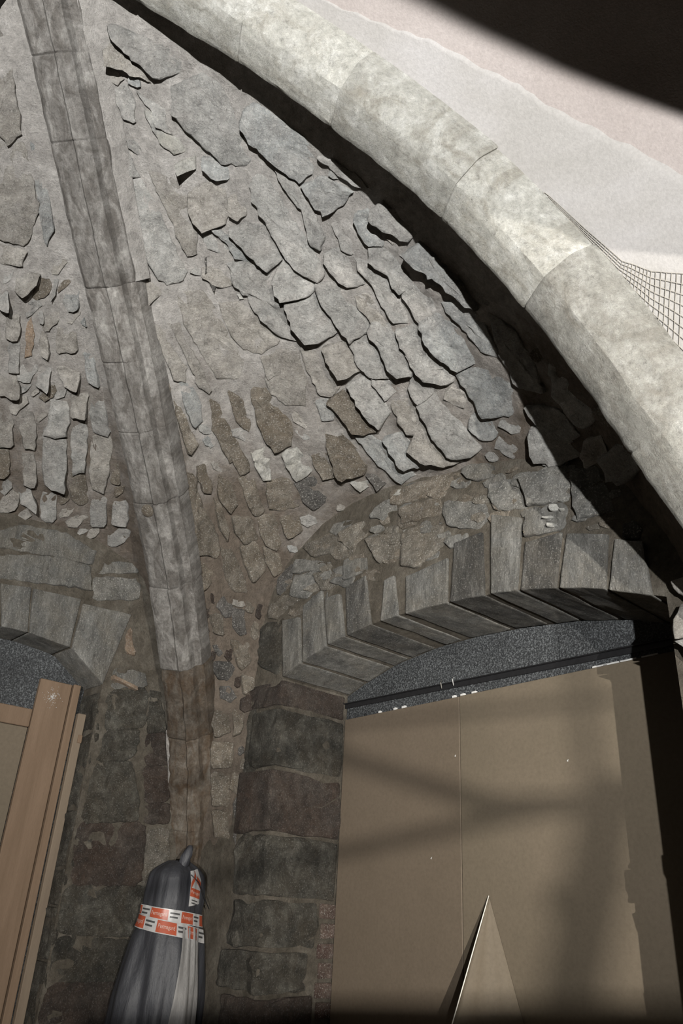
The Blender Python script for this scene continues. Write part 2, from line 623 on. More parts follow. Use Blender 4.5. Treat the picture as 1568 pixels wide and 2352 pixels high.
wall_right = wall_with_opening('wall_right', lambda x, d, z: UV(x, -d, z), -.3, 3.3, OU0, OU1, arc_r, 2.6, 0, OD + .12)
tag(wall_right, 'old stone wall with a wide arched opening, right of the corner', None, None, 'structure')
wall_left = wall_with_opening('wall_left', lambda x, d, z: UV(-d, x, z), -.3, 4.8, LV0, LV1, arc_l, 2.4, 0, LD + .16)
tag(wall_left, 'old stone wall with a timber filled opening, left of the corner', None, None, 'structure')
o = mesh_obj('wall_far_right', [UV(3.3, 0, -CAMZ), UV(9, 0, -CAMZ), UV(9, 0, 3.6), UV(3.3, 0, 3.6)], [(0, 1, 2, 3)], 'plaster', None, False)
tag(o, 'plastered wall of the neighbouring bay', None, None, 'structure')
floor = mesh_obj('floor', [UV(-.6, -.6, -CAMZ), UV(10, -.6, -CAMZ), UV(10, 9, -CAMZ), UV(-.6, 9, -CAMZ)], [(0, 1, 2, 3)], 'concrete', None, False)
tag(floor, 'dusty bare floor', None, None, 'structure')

# ------------------------------------------------------------------ ribs
PROF1 = [(-.15, -.06), (-.148, .02), (-.14, .05), (-.128, .054), (-.124, .085), (-.118, .108), (-.10, .122), (-.05, .130), (-.015, .132), (-.005, .144), (.005, .144), (.014, .131), (.03, .127), (.046, .110), (.048, .088), (.054, .068), (.072, .056), (.088, .054), (.09, .04), (.098, .02), (.10, -.06)]
PROF2 = [(-.115, -.06), (-.115, .05), (-.108, .085), (-.098, .10), (-.092, .115), (-.075, .122), (-.03, .122), (.02, .120), (.05, .112), (.065, .098), (.074, .088), (.085, .075), (.098, .062), (.112, .045), (.118, .02), (.12, -.06)]


def rib_frames(S, Z, uvf, flip):
    pts = [UV(*uvf(s), z) for s, z in zip(S, Z)]
    out = []
    L = 0
    for i, p in enumerate(pts):
        T = (pts[min(i + 1, len(pts) - 1)] - pts[max(i - 1, 0)]).normalized()
        A = T.cross(Vector((0, 0, 1))).normalized() * flip
        D = T.cross(A).normalized()
        if D.z > 0 or (abs(D.z) < .3 and D.dot(-V3 - U3) > 0):
            D = -D
        if D.dot(CAMP - p) < 0:
            D = -D
        if i:
            L += (p - pts[i - 1]).length
        out.append((p, T, A, D, L))
    return out


def build_rib(root, frames, prof, cuts, matfun, seed, name='rib_stone', sof=.135):
    rnd = random.Random(seed)
    for k in range(len(cuts) - 1):
        i0, i1 = cuts[k], cuts[k + 1]
        idx = list(range(i0, i1 + 1))
        verts, faces, uvs = [], [], []
        off_a = rnd.uniform(-.004, .004)
        off_d = rnd.uniform(-.004, .004)
        npf = len(prof)
        sub = []
        # end chamfers: slightly inset first and last ring
        for n_, i in enumerate(idx):
            p, T, A, D, L = frames[i]
            steps = [(0.0, 1.0)]
            if n_ == 0:
                steps = [(.0, .965), (.007, 1.0)]
            elif n_ == len(idx) - 1:
                steps = [(-.007, 1.0), (.0, .965)]
            for sh, sc in steps:
                sub.append((p + T * sh, A, D, L + sh, sc))
        for (p, A, D, L, sc) in sub:
            for j, (a, d) in enumerate(prof):
                q = p + A * (a * (.5 + .5 * sc) + off_a) + D * (d * sc - sof + off_d)
                if -.01 < d:
                    ro = 2.6 if matfun(k) == 'ribstain' else 1.0
                    w = (mnoise.noise(q * 14.0) * .006 + mnoise.noise(q * 40.0) * .003) * ro
                    q = q + D * w + A * mnoise.noise(q * 18.0 + Vector((7, 3, 1))) * .004 * ro
                verts.append(q)
                uvs.append((L, a * 3 + seed))
        for r in range(len(sub) - 1):
            for j in range(npf - 1):
                faces.append((r * npf + j, (r + 1) * npf + j, (r + 1) * npf + j + 1, r * npf + j + 1))
        faces.append(tuple(range(npf)))
        faces.append(tuple((len(sub) - 1) * npf + j for j in range(npf))[::-1])
        mesh_obj(name, verts, faces, matfun(k), root, True, uvs, 28)


def project(p):
    d = np.array(p) - np.array(CAMP)
    z = d @ fwd
    return W / 2 + F * (d @ cright) / z, H / 2 - F * (d @ cup) / z


fr1 = rib_frames(S1, Z1, rib1_uv, 1)
# across axis points to image right
if fr1[80][2].dot(Vector(cright)) < 0:
    fr1 = rib_frames(S1, Z1, rib1_uv, -1)
ys1 = [project(f[0])[1] for f in fr1]


def cuts_from(vals, targets, lo, hi):
    c = [lo]
    for t in targets:
        i = min(range(len(vals)), key=lambda k: abs(vals[k] - t))
        c.append(i)
    c.append(hi)
    return sorted(set(c))


lo1 = min(range(len(ys1)), key=lambda k: abs(ys1[k] - 2010))
cut1 = cuts_from(ys1, (1905, 1700, 1545, 1358, 1165, 995, 828, 655, 318, 125, -60), lo1, len(fr1) - 1)
rib_a = empty('trim_1', fr1[lo1][0])
tag(rib_a, 'weathered grey moulded stone rib climbing from the wrapped column in the corner', None, None, 'structure')
build_rib(rib_a, fr1, PROF1, cut1, lambda k: 'ribstain' if k < 3 else 'rib1', 3)

fr2 = rib_frames(S2, Z2, rib2_uv, 1)
nrm2 = (U3 * BV + V3 * (PU - BU)).normalized()
if fr2[80][2].dot(nrm2) < 0:
    fr2 = rib_frames(S2, Z2, rib2_uv, -1)
xs2 = [project(f[0])[0] for f in fr2]
lo2 = 8
hi2 = len(fr2) - 1
cut2 = cuts_from([-x for x in xs2], [-1900, -1480, -1235, -1035, -775, -540, -300], lo2, hi2)
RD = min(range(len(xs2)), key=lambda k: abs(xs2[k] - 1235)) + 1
rib_b = empty('trim_2', fr2[lo2][0])
tag(rib_b, 'bright pale limestone rib sweeping across the upper right, plaster behind it', None, None, 'structure')
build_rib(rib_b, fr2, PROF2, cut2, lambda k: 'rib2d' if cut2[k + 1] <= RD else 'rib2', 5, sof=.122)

# ------------------------------------------------------------------ stones


def chaikin(P, it=1):
    for _ in range(it):
        Q = []
        for i in range(len(P)):
            a, b = P[i], P[(i + 1) % len(P)]
            Q.append((a[0] * .9 + b[0] * .1, a[1] * .9 + b[1] * .1))
            Q.append((a[0] * .1 + b[0] * .9, a[1] * .1 + b[1] * .9))
        P = Q
    return P


def resample(P, step):
    out = []
    for i in range(len(P)):
        a, b = P[i], P[(i + 1) % len(P)]
        L = math.hypot(b[0] - a[0], b[1] - a[1])
        n = max(1, int(round(L / step)))
        for k in range(n):
            out.append((a[0] + (b[0] - a[0]) * k / n, a[1] + (b[1] - a[1]) * k / n))
    return out


SRND = random.Random(11)
ALLPOLY = []


def caster_bvh(bvh):
    def f(px):
        d = ray(*px)
        h = bvh.ray_cast(CAMP, d)
        if h[0] is None:
            return None, None
        n = h[1]
        if n.dot(d) > 0:
            n = -n
        return h[0], n
    return f


def caster_plane(pt, n):
    def f(px):
        q = on_plane(px, pt, n)
        nn = n if n.dot(q - CAMP) < 0 else -n
        return q, nn
    return f


cast_back = caster_bvh(BVB)
cast_left = caster_bvh(BVL)
cast_rw = caster_plane(UV(0, 0, 0), V3)
cast_lw = caster_plane(UV(0, 0, 0), U3)


def stone(cast, poly, mat, parent, h=.018, tilt=.014, tdir=(-.75, .66), rough=.006, name='stone', step=12, deep=.03, grow=1.07):
    """a stone whose outline is poly (photo pixels) on the surface met by cast; h proud of it, raised further towards tdir"""
    gx = sum(p[0] for p in poly) / len(poly)
    gy = sum(p[1] for p in poly) / len(poly)
    poly = [(gx + (x - gx) * grow, gy + (y - gy) * grow) for x, y in poly]
    P = resample(poly if len(poly) > 6 else chaikin(poly, 1), step)
    P = [(x + SRND.uniform(-2.2, 2.2), y + SRND.uniform(-2.2, 2.2)) for x, y in P]
    pts = []
    nsum = Vector((0, 0, 0))
    for p in P:
        q, n = cast(p)
        if q is None:
            return None
        pts.append(q)
        nsum += n
    ALLPOLY.append(poly)
    n = nsum.normalized()
    c = sum(pts, Vector((0, 0, 0))) / len(pts)
    size = sum((p - c).length for p in pts) / len(pts)
    # direction of rise in world space
    cx = sum(p[0] for p in P) / len(P)
    cy = sum(p[1] for p in P) / len(P)
    q1, _ = cast((cx + tdir[0] * 6, cy + tdir[1] * 6))
    q0, _ = cast((cx, cy))
    if q1 is None or q0 is None:
        return None
    td = (q1 - q0)
    td = (td - n * td.dot(n))
    if td.length > 1e-6:
        td.normalize()
    off = Vector((SRND.uniform(-50, 50), SRND.uniform(-50, 50), SRND.uniform(-50, 50)))
    hh = h * SRND.uniform(.75, 1.3)
    rings = [(1.0, -deep), (1.0, .35), (.975, .82), (.925, 1.0), (.8, 1.05), (.6, 1.05), (.3, 1.0)]
    m = len(pts)
    verts = []
    for ri, (sc, lv) in enumerate(rings):
        for p in pts:
            d = p - c
            q = c + d * sc
            # follow the curved base
            if lv > 0:
                sl = td.dot(d * sc) / max(size, 1e-4)
                sl = max(-1.2, min(1.2, sl))
                top = max(.0025, hh * (.55 + .5 * sl) + tilt * (.25 + .75 * sl))
                w = mnoise.noise((q + off) * 9.0) * rough * 1.6 + mnoise.noise((q + off) * 30.0) * rough * 1.1
                q = q + n * (top * min(lv, 1.06) + w * min(1, lv))
                q = q + mnoise.noise_vector((q + off) * 26.0) * rough * .9
            elif lv < 0:
                q = q + n * lv
            verts.append(q)
    nr = len(rings)
    ctr = c + n * (hh * .55 + tilt * .25)
    verts.append(ctr)
    faces = []
    for r in range(nr - 1):
        for k in range(m):
            faces.append((r * m + k, r * m + (k + 1) % m, (r + 1) * m + (k + 1) % m, (r + 1) * m + k))
    for k in range(m):
        faces.append(((nr - 1) * m + k, (nr - 1) * m + (k + 1) % m, len(verts) - 1))
    # outward orientation
    a, b_, c_ = verts[(nr - 1) * m], verts[(nr - 1) * m + 1], verts[-1]
    if (b_ - a).cross(c_ - a).dot(n) < 0:
        faces = [f[::-1] for f in faces]
    return mesh_obj(name, verts, faces, mat, parent, True, None, 38)


def stones(cast, parent, rows, **kw):
    for r in rows:
        mat, pts = r[0], r[1]
        k = dict(kw)
        if len(r) > 2:
            k.update(r[2])
        f = [int(v) for v in pts.split()]
        stone(cast, list(zip(f[0::2], f[1::2])), mat, parent, **k)


HI = dict(h=.03, tilt=.03)
LO = dict(h=.010, tilt=.006)
stones(cast_back, web_back, [
    ('grey', '261 59 302 71 363 97 404 125 419 143 414 153 394 171 373 181 358 178 328 150 299 120 266 87', HI),
    ('warm', '248 117 258 100 275 105 290 130 315 153 345 188 315 176 279 156 254 148', HI),
    ('grey', '266 204 294 196 307 230 312 281 284 268 269 235', LO),
    ('rust', '238 240 251 237 269 276 279 321 243 321 236 276', LO),
    ('grey', '243 326 282 326 300 365 322 405 305 408 272 396 255 360'),
    ('grey', '317 214 343 230 378 250 384 293 394 306 363 291 350 255'),
    ('pale', '333 255 353 260 384 298 417 332 424 344 399 352 379 339 363 316 343 281'),
    ('grey', '402 204 430 189 468 173 501 194 521 230 552 281 570 306 600 337 590 360 562 375 511 370 496 355 455 316 430 293 404 260', dict(h=.02, tilt=.02)),
    ('pale', '410 372 447 358 450 385 420 398', HI),
    ('blue', '464 360 498 363 528 388 523 411 503 414 470 388'),
    ('blue', '569 251 584 238 622 259 679 302 719 338 724 358 712 394 689 416 658 386 622 358 584 320 564 287', HI),
    ('blue', '699 424 740 404 770 419 804 442 788 468 750 491 719 458'),
    ('grey', '735 358 770 366 827 412 842 432 824 432 776 396'),
    ('grey', '585 412 602 402 622 419 643 455 665 495 692 531 713 567 738 603 743 628 728 638 702 628 682 615 664 588 646 562 608 498 585 460 580 430', dict(h=.022, tilt=.026)),
    ('grey', '628 379 645 386 663 404 694 430 722 476 730 506 745 537 735 567 719 557 712 529 696 478 673 460 653 424'),
    ('warm', '526 450 546 445 564 468 566 493 548 507 528 488'),
    ('grey', '281 419 324 416 355 467 383 523 403 577 424 618 419 638 383 648 362 638 342 600 319 549 301 493'),
    ('warm', '345 398 383 396 413 416 434 462 452 503 449 579 429 582 406 536 383 480 362 437', LO),
    ('warm', '434 444 459 426 485 421 516 442 523 488 516 513 472 526 452 505 434 470', HI),
    ('warm', '273 528 299 528 319 577 329 615 324 643 299 641', LO),
    ('warm', '322 641 345 650 368 661 370 674 339 702 329 671'),
    ('grey', '536 523 569 513 617 523 640 560 655 590 628 610 618 620 587 590 536 536', HI),
    ('blue', '485 523 510 528 536 549 569 579 584 595 567 597 541 590 526 562'),
    ('grey', '528 610 569 602 618 622 634 644 641 684 664 718 690 779 664 776 628 753 603 730 575 690 545 655', dict(h=.026, tilt=.02, rough=.012)),
    ('warm', '402 673 466 675 504 724 527 770 555 810 563 823 545 864 499 861 463 810 428 744', LO),
    ('warm', '505 700 550 695 590 725 640 780 600 810 560 800 530 765', LO),
    ('brown', '341 785 351 782 371 849 391 890 388 910 377 915 361 877', LO),
    ('warm', '338 729 361 737 399 803 425 839 425 872 397 869 374 813 351 757'),
    ('warm', '389 744 412 744 428 788 453 823 484 890 479 900 453 884 422 808'),
    ('blue', '412 877 443 884 458 915 463 966 443 979 422 928'),
    ('brown', '397 907 412 928 433 976 453 1022 433 1043 410 979'),
    ('brown', '364 935 387 941 407 999 402 1043 379 1038 369 979', dict(h=.02, rough=.016)),
    ('brown', '484 915 504 935 519 979 545 1017 555 1053 524 1058 489 986'),
    ('brown', '522 897 555 915 575 966 570 989 545 971', LO),
    ('brown', '575 890 611 895 632 925 670 979 667 1017 629 1030 606 999 586 948', dict(h=.02, tilt=.02)),
    ('warm', '639 803 683 813 700 864 700 928 657 925 624 902 611 872', LO),
    ('warm', '598 818 637 813 645 854 616 869', LO),
    ('grey', '654 593 664 590 687 623 723 644 728 664 702 677 657 684 641 664 634 633', HI),
    ('grey', '659 692 723 677 743 697 774 741 774 761 738 779 710 779 677 741', HI),
    ('grey', '748 580 784 570 810 593 825 618 835 646 820 656 802 656 769 628 748 598'),
    ('grey', '764 511 792 506 810 544 812 582 789 572 774 542', LO),
    ('blue', '817 488 845 483 881 524 881 562 850 557 825 526'),
    ('grey', '861 475 881 460 919 488 958 534 942 547 929 544 891 516 863 493', HI),
    ('grey', '853 570 881 567 912 603 950 644 945 662 922 668 907 654 896 628 856 595', HI),
    ('grey', '815 588 848 603 891 636 907 672 929 715 935 736 907 736 873 690 856 649 827 618'),
    ('grey', '731 654 774 649 799 684 825 715 848 746 848 761 807 779 779 743 753 705 731 672', dict(h=.022, tilt=.024)),
    ('warm', '817 677 850 679 878 725 886 748 858 748 825 705', LO),
    ('grey', '858 741 894 743 912 766 932 797 955 838 947 858 922 855 896 830 881 799 850 758', HI),
    ('grey', '806 791 852 763 890 817 915 855 941 862 910 868 857 862 834 845'),
    ('warm', '747 794 783 786 803 791 831 847 798 860 788 860 757 817', HI),
    ('grey', '803 880 852 862 875 898 887 916 898 942 877 975 859 957 829 919', HI),
    ('grey', '854 865 893 868 915 893 890 916 870 893'),
    ('warm', '898 921 946 916 972 944 984 990 938 995 918 967'),
    ('blue', '882 1005 923 995 941 1015 972 1049 969 1067 933 1067', HI),
    ('blue', '816 1000 852 998 885 1023 921 1061 951 1089 921 1105 870 1061 839 1028'),
    ('brown', '757 919 788 898 824 913 842 944 862 985 839 990 816 985 783 947', HI),
    ('brown', '750 995 783 998 819 1036 844 1069 834 1082 803 1087 783 1087 768 1056 752 1021', HI),
    ('pale', '645 1041 686 1031 717 1082 681 1102 663 1074', dict(h=.02, tilt=.01, rough=.012)),
    ('dark', '678 1108 717 1093 750 1136 747 1154 719 1169 694 1149', LO),
    ('brown', '714 1046 747 1033 778 1089 742 1097'),
    ('warm', '690 800 745 800 785 880 760 910 735 900 705 850', LO),
    ('blue', '724 919 757 919 768 960 742 970', LO),
    ('dark', '842 1087 875 1087 890 1107 870 1120'),
    ('pale', '806 1102 844 1105 849 1118 829 1123'),
    ('grey', '966 929 999 903 1027 934 1062 977 1103 1028 1083 1044 1047 1044 1017 1010 986 970', HI),
    ('grey', '1001 883 1047 873 1083 903 1119 957 1134 985 1170 1028 1177 1069 1142 1064 1103 1023 1057 967 1009 913', dict(h=.032, tilt=.036)),
    ('blue', '1050 850 1124 842 1162 862 1205 936 1170 949 1134 952 1116 954 1085 905'),
    ('warm', '1134 959 1210 952 1223 977 1228 1021 1236 1044 1221 1069 1179 1067 1172 1021', dict(h=.02, tilt=.01)),
    ('grey', '1225 984 1269 954 1297 993 1333 1046 1297 1056 1241 1044', HI),
    ('grey', '940 809 955 791 991 786 1024 824 1048 850 1040 871 1019 878 983 865 958 839', HI),
    ('grey', '943 860 983 868 999 883 994 903 968 924 945 903'),
    ('warm', '960 990 986 982 1017 1015 1050 1046 1075 1054 1024 1061 978 1046 948 1020', HI),
    ('blue', '947 572 972 554 1018 603 1064 654 1097 702 1079 695 1049 664 1011 626 967 598', dict(h=.05, tilt=.04)),
    ('grey', '926 677 967 639 988 677 1003 715 970 741 944 700'),
    ('blue', '969 735 1003 718 1049 751 1069 792 1088 832 1056 843 1016 812 988 776', HI),
    ('blue', '1018 697 1064 690 1105 736 1136 787 1148 817 1110 804 1074 761 1044 728'),
    ('grey', '914 758 965 743 986 781 1016 817 1021 840 977 851 952 822 929 787', HI),
    ('grey', '1120 720 1180 760 1230 840 1250 900 1190 880 1150 800'),
    ('grey', '1210 930 1280 940 1330 1000 1300 1010 1240 970'),
    ('grey', '1260 830 1320 880 1370 960 1340 980 1280 910'),
    ('warm', '1350 1010 1380 1000 1400 1050 1370 1060', HI),
    ('grey', '1403 1042 1422 1021 1449 1031 1470 1073 1449 1100 1428 1084', HI),
    ('warm', '1439 1109 1470 1088 1501 1136 1480 1178 1460 1167 1449 1136', HI),
    ('blue', '1472 1178 1491 1176 1518 1230 1543 1272 1512 1282 1487 1230', HI),
    ('blue', '1508 1289 1545 1278 1568 1299 1568 1356 1539 1339', HI),
    ('brown', '490 965 518 963 543 1019 571 1062 571 1077 548 1085 523 1034 495 991'),
    ('pale', '576 1039 610 1031 625 1067 622 1093 604 1100 584 1062', dict(h=.022, rough=.014)),
    ('grey', '617 975 650 980 663 1011 638 1031 620 1011'),
    ('brown', '546 1093 582 1090 594 1144 607 1174 579 1182 556 1123'),
    ('brown', '502 1088 531 1108 543 1154 523 1177 500 1139'),
    ('brown', '451 1075 469 1067 485 1108 482 1133 464 1126 454 1098'),
    ('brown', '610 1103 666 1100 686 1159 648 1172 617 1164', LO),
    ('brown', '643 1187 681 1184 694 1220 656 1233'),
    ('brown', '531 1187 574 1184 592 1236 559 1248 538 1218'),
    ('brown', '589 1184 630 1184 643 1241 635 1264 604 1248'),
    ('brown', '548 1253 589 1246 610 1304 579 1338 559 1292'),
    ('brown', '602 1253 638 1266 645 1312 625 1322 610 1287'),
    ('brown', '395 1103 444 1093 464 1164 497 1228 502 1256 490 1279 418 1261 403 1202', dict(h=.03, rough=.014)),
    ('brown', '421 1279 482 1299 492 1327 457 1358 430 1330', dict(h=.02, rough=.014)),
    ('brown', '490 1144 502 1154 523 1215 518 1241 500 1197'),
    ('brown', '508 1261 533 1266 559 1322 564 1358 533 1358 513 1312'),
    ('dark', '535 1396 558 1401 565 1453 550 1457 533 1438', LO),
    ('dark', '496 1392 512 1369 535 1392 529 1415 512 1417', LO),
    ('brown', '481 1415 502 1407 516 1434 508 1457 489 1453'),
    ('dark', '485 1482 508 1478 512 1501 500 1509', LO),
    ('dark', '491 1520 527 1520 539 1539 523 1562 502 1560 489 1537', LO),
    ('dark', '504 1579 527 1574 542 1598 527 1616 508 1602', LO),
    ('brown', '527 1472 573 1476 577 1520 550 1539'),
    ('brown', '565 1380 585 1392 577 1411 562 1403'),
    ('brown', '554 1549 588 1556 583 1583 558 1597'),
    ('brown', '483 1635 527 1635 529 1683 493 1692'),
    ('brown', '535 1629 560 1640 556 1683 537 1692'),
    ('brown', '487 1705 535 1705 533 1760 492 1765'),
    ('brown', '490 1775 528 1772 526 1850 495 1850'),
    ('brown', '495 1860 533 1866 530 1925 500 1925'),
], h=.016, tilt=.014)
stones(cast_left, web_left, [
    ('warm', '41 629 65 623 90 629 86 649 55 676 35 660', HI),
    ('grey', '-6 666 18 668 22 706 -6 702', HI),
    ('warm', '18 723 45 721 47 764 41 780 16 776 14 743'),
    ('rust', '75 727 78 764 73 815 57 817 57 774 65 739', LO),
    ('grey', '88 707 100 711 102 739 90 735'),
    ('warm', '92 760 105 765 114 796 110 821 96 815 90 785'),
    ('grey', '122 645 135 641 131 674 120 690'),
    ('blue', '151 662 180 666 184 707 159 715 147 694', LO),
    ('warm', '131 753 176 760 180 804 131 811', LO),
    ('warm', '131 840 184 851 182 888 151 884 139 866', HI),
    ('grey', '88 835 118 845 110 890 84 884', HI),
    ('grey', '20 784 45 784 43 825 45 851 20 851'),
    ('warm', '-6 866 37 862 45 882 41 907 -6 900', HI),
    ('blue', '190 811 212 813 231 882 204 872'),
    ('blue', '188 713 196 723 200 749 188 743', LO),
    ('grey', '116 919 152 927 160 953 152 999 126 1003 101 997 112 963'),
    ('grey', '97 1003 152 1014 152 1060 147 1117 118 1110 101 1102 99 1047', HI),
    ('grey', '168 961 198 961 200 1005 198 1079 168 1083 164 1026'),
    ('warm', '211 1003 253 1001 257 1031 242 1127 211 1111 208 1047'),
    ('warm', '164 908 202 904 202 950 164 950', HI),
    ('grey', '211 908 236 906 253 997 219 991 206 953', LO),
    ('warm', '48 946 78 948 82 1026 53 1026 46 984'),
    ('warm', '51 1043 78 1043 84 1089 80 1115 53 1111'),
    ('grey', '42 1125 67 1123 84 1153 80 1163 44 1148', HI),
    ('warm', '-6 942 27 951 29 1026 -6 1020'),
    ('brown', '-6 1031 21 1035 21 1089 -6 1096'),
    ('grey', '95 1134 126 1134 131 1184 118 1199 93 1191', LO),
    ('pale', '152 1180 173 1159 200 1188 202 1228 152 1224'),
    ('grey', '208 1136 244 1142 244 1203 211 1203'),
    ('brown', '160 1087 198 1091 202 1153 181 1157 162 1142', LO),
    ('grey', '259 1153 293 1153 295 1203 261 1199'),
    ('brown', '-6 1153 42 1157 72 1191 63 1212 -6 1216', LO),
    ('brown', '257 1066 274 1066 278 1111 257 1106', LO),
    ('warm', '-6 60 20 120 50 300 20 330 -6 300', LO),
    ('warm', '-6 340 55 330 90 480 60 560 -6 540', LO),
    ('blue', '70 330 92 345 125 520 105 560 85 450', LO),
    ('warm', '-6 560 60 575 50 612 -6 600', LO),
], h=.016, tilt=.012, tdir=(.6, .8))

# ------------------------------------------------------------------ small stones filling the gaps of the webs
GSTEP = 4
COV = np.zeros((H // GSTEP + 40, W // GSTEP + 40), bool)


def poly_mask(poly):
    P = np.array(poly, float)
    x0, y0 = (P.min(0) / GSTEP).astype(int) - 1
    x1, y1 = (P.max(0) / GSTEP).astype(int) + 2
    x0, y0 = max(x0, 0), max(y0, 0)
    x1, y1 = min(x1, COV.shape[1]), min(y1, COV.shape[0])
    if x1 <= x0 or y1 <= y0:
        return None
    X, Y = np.meshgrid(np.arange(x0, x1) * GSTEP, np.arange(y0, y1) * GSTEP)
    ins = np.zeros(X.shape, bool)
    n = len(P)
    for i in range(n):
        (xa, ya), (xb, yb) = P[i], P[(i + 1) % n]
        c = ((ya > Y) != (yb > Y))
        with np.errstate(divide='ignore', invalid='ignore'):
            xi = (xb - xa) * (Y - ya) / (yb - ya + 1e-9) + xa
        ins ^= c & (X < xi)
    return (slice(y0, y1), slice(x0, x1)), ins


def cover(poly, g=1.0):
    gx = sum(p[0] for p in poly) / len(poly)
    gy = sum(p[1] for p in poly) / len(poly)
    m = poly_mask([(gx + (x - gx) * g, gy + (y - gy) * g) for x, y in poly])
    if m:
        COV[m[0]] |= m[1]


for p in ALLPOLY:
    cover(p, 1.08)


def fill(cast, parent, region, axis, n, sizes, mats, seed, **kw):
    rnd = random.Random(seed)
    R = np.array(region)
    lo, hi = R.min(0), R.max(0)
    rm = poly_mask(region)
    made = 0
    for tr in range(n):
        f = tr / n
        L = sizes[0] * (1 - f) + sizes[1] * f
        L *= rnd.uniform(.75, 1.25)
        w = L * rnd.uniform(.42, .62)
        cx, cy = rnd.uniform(lo[0], hi[0]), rnd.uniform(lo[1], hi[1])
        iy, ix = int(cy / GSTEP) - rm[0][0].start, int(cx / GSTEP) - rm[0][1].start
        if not (0 <= iy < rm[1].shape[0] and 0 <= ix < rm[1].shape[1] and rm[1][iy, ix]):
            continue
        q, nn = cast((cx, cy))
        if q is None:
            continue
        a0, a1 = project(q), project(q + axis * .05)
        dx, dy = a1[0] - a0[0], a1[1] - a0[1]
        ln = math.hypot(dx, dy) or 1
        dx, dy = dx / ln, dy / ln
        poly = []
        k = rnd.randint(6, 8)
        for i in range(k):
            an = 2 * math.pi * (i + rnd.uniform(-.25, .25)) / k
            ca, sa = math.cos(an), math.sin(an)
            e = (abs(ca) ** 3 + abs(sa) ** 3) ** (-1 / 3)
            la, lb = ca * e * L / 2 * rnd.uniform(.88, 1.1), sa * e * w / 2 * rnd.uniform(.88, 1.1)
            poly.append((cx + dx * la - dy * lb, cy + dy * la + dx * lb))
        m = poly_mask(poly)
        if m is None or m[1].sum() < 6:
            continue
        if (COV[m[0]] & m[1]).sum() > .04 * m[1].sum():
            continue
        o = stone(cast, poly, rnd.choice(mats), parent, grow=1.0, **kw)
        if o is None:
            continue
        cover(poly, 1.12)
        made += 1
    return made


fill(cast_back, web_back, [(230, 60), (300, 60), (760, 350), (1130, 700), (1240, 960), (1180, 1050), (900, 1100), (760, 1180), (640, 1340), (560, 1400), (480, 1400), (440, 1250), (380, 900), (300, 600)], V3, 2600, (85, 28), ['grey', 'warm', 'grey', 'blue', 'warm'], 5, h=.007, tilt=.007)
fill(cast_back, web_back, [(470, 1350), (600, 1400), (570, 1600), (550, 1930), (490, 1930), (470, 1600)], Vector((0, 0, 1)), 500, (50, 24), ['brown', 'wallred', 'wallred', 'dark'], 6, h=.010, tilt=.006)
fill(cast_back, web_back, [(1180, 760), (1400, 960), (1480, 1130), (1568, 1350), (1568, 1420), (1500, 1340), (1400, 1060), (1250, 1000), (1180, 860)], V3, 500, (70, 34), ['grey', 'warm', 'brown'], 8, h=.014, tilt=.01)
fill(cast_left, web_left, [(0, 620), (140, 600), (200, 780), (300, 1180), (310, 1270), (180, 1230), (0, 1190)], U3, 1200, (75, 26), ['grey', 'warm', 'warm', 'brown'], 9, h=.007, tilt=.006, tdir=(.6, .8))

# ------------------------------------------------------------------ wall blocks
stones(cast_rw, wall_right, [
    ('wwarm', '842 1238 916 1223 926 1279 870 1292 859 1269'),
    ('wwarm', '928 1223 1012 1197 1023 1246 959 1304 926 1297'),
    ('vous', '793 1284 842 1282 844 1310 791 1335'),
    ('wwarm', '724 1317 785 1312 783 1343 742 1356 729 1335', LO),
    ('wgrey', '678 1322 722 1317 729 1350 704 1373 671 1371'),
    ('wgrey', '683 1284 757 1292 762 1317 717 1312 678 1320'),
    ('wgrey', '852 1190 870 1157 890 1174 885 1195', LO),
    ('vous', '1068 1075 1107 1060 1147 1080 1142 1090 1099 1107 1077 1101 1066 1088'),
    ('wgrey', '1125 1116 1186 1099 1194 1132 1216 1164 1151 1173 1127 1147'),
    ('wgrey', '1197 1105 1262 1075 1302 1063 1310 1120 1303 1150 1262 1156 1220 1160', dict(h=.022)),
    ('wgrey', '1314 1084 1366 1077 1395 1126 1407 1174 1366 1182 1330 1195 1322 1167', dict(h=.02)),
    ('vous', '1209 1190 1225 1181 1264 1153 1300 1164 1294 1214 1209 1234'),
    ('wgrey', '1025 1153 1112 1155 1120 1190 1099 1216 1034 1210 1023 1181'),
    ('dark', '1432 1205 1453 1197 1472 1213 1470 1236 1434 1238', LO),
    ('wwarm', '780 1225 835 1195 845 1230 800 1262', LO),
    ('brown', '900 1130 1000 1095 1055 1085 1058 1110 960 1150 905 1160', LO),
    ('wwarm', '700 1255 770 1222 785 1262 720 1280', LO),
    ('brown', '920 1168 1010 1140 1015 1180 930 1205', LO),
    ('dark', '640 1330 672 1295 668 1345 640 1368', LO),
    ('wwarm', '625 1392 668 1368 690 1378 660 1400 640 1420 622 1420'),
    ('wall', '600 1440 655 1425 652 1500 640 1548 598 1530', dict(h=.012)),
], h=.012, tilt=.006, rough=.005)
stones(cast_rw, wall_right, [
    ('pale', '1265 1160 1285 1158 1288 1172 1270 1175'),
    ('pale', '1262 1205 1290 1203 1288 1212 1262 1213'),
    ('pale', '1254 1191 1276 1184 1277 1189 1256 1196'),
    ('pale', '1290 1171 1300 1169 1300 1173 1290 1175'),
    ('wwarm', '1208 1222 1225 1212 1228 1226 1210 1232'),
    ('pale', '908 1141 916 1130 942 1120 944 1126 925 1138'),
], h=.020, tilt=.004, rough=.001, name='chip', step=8, deep=.02)
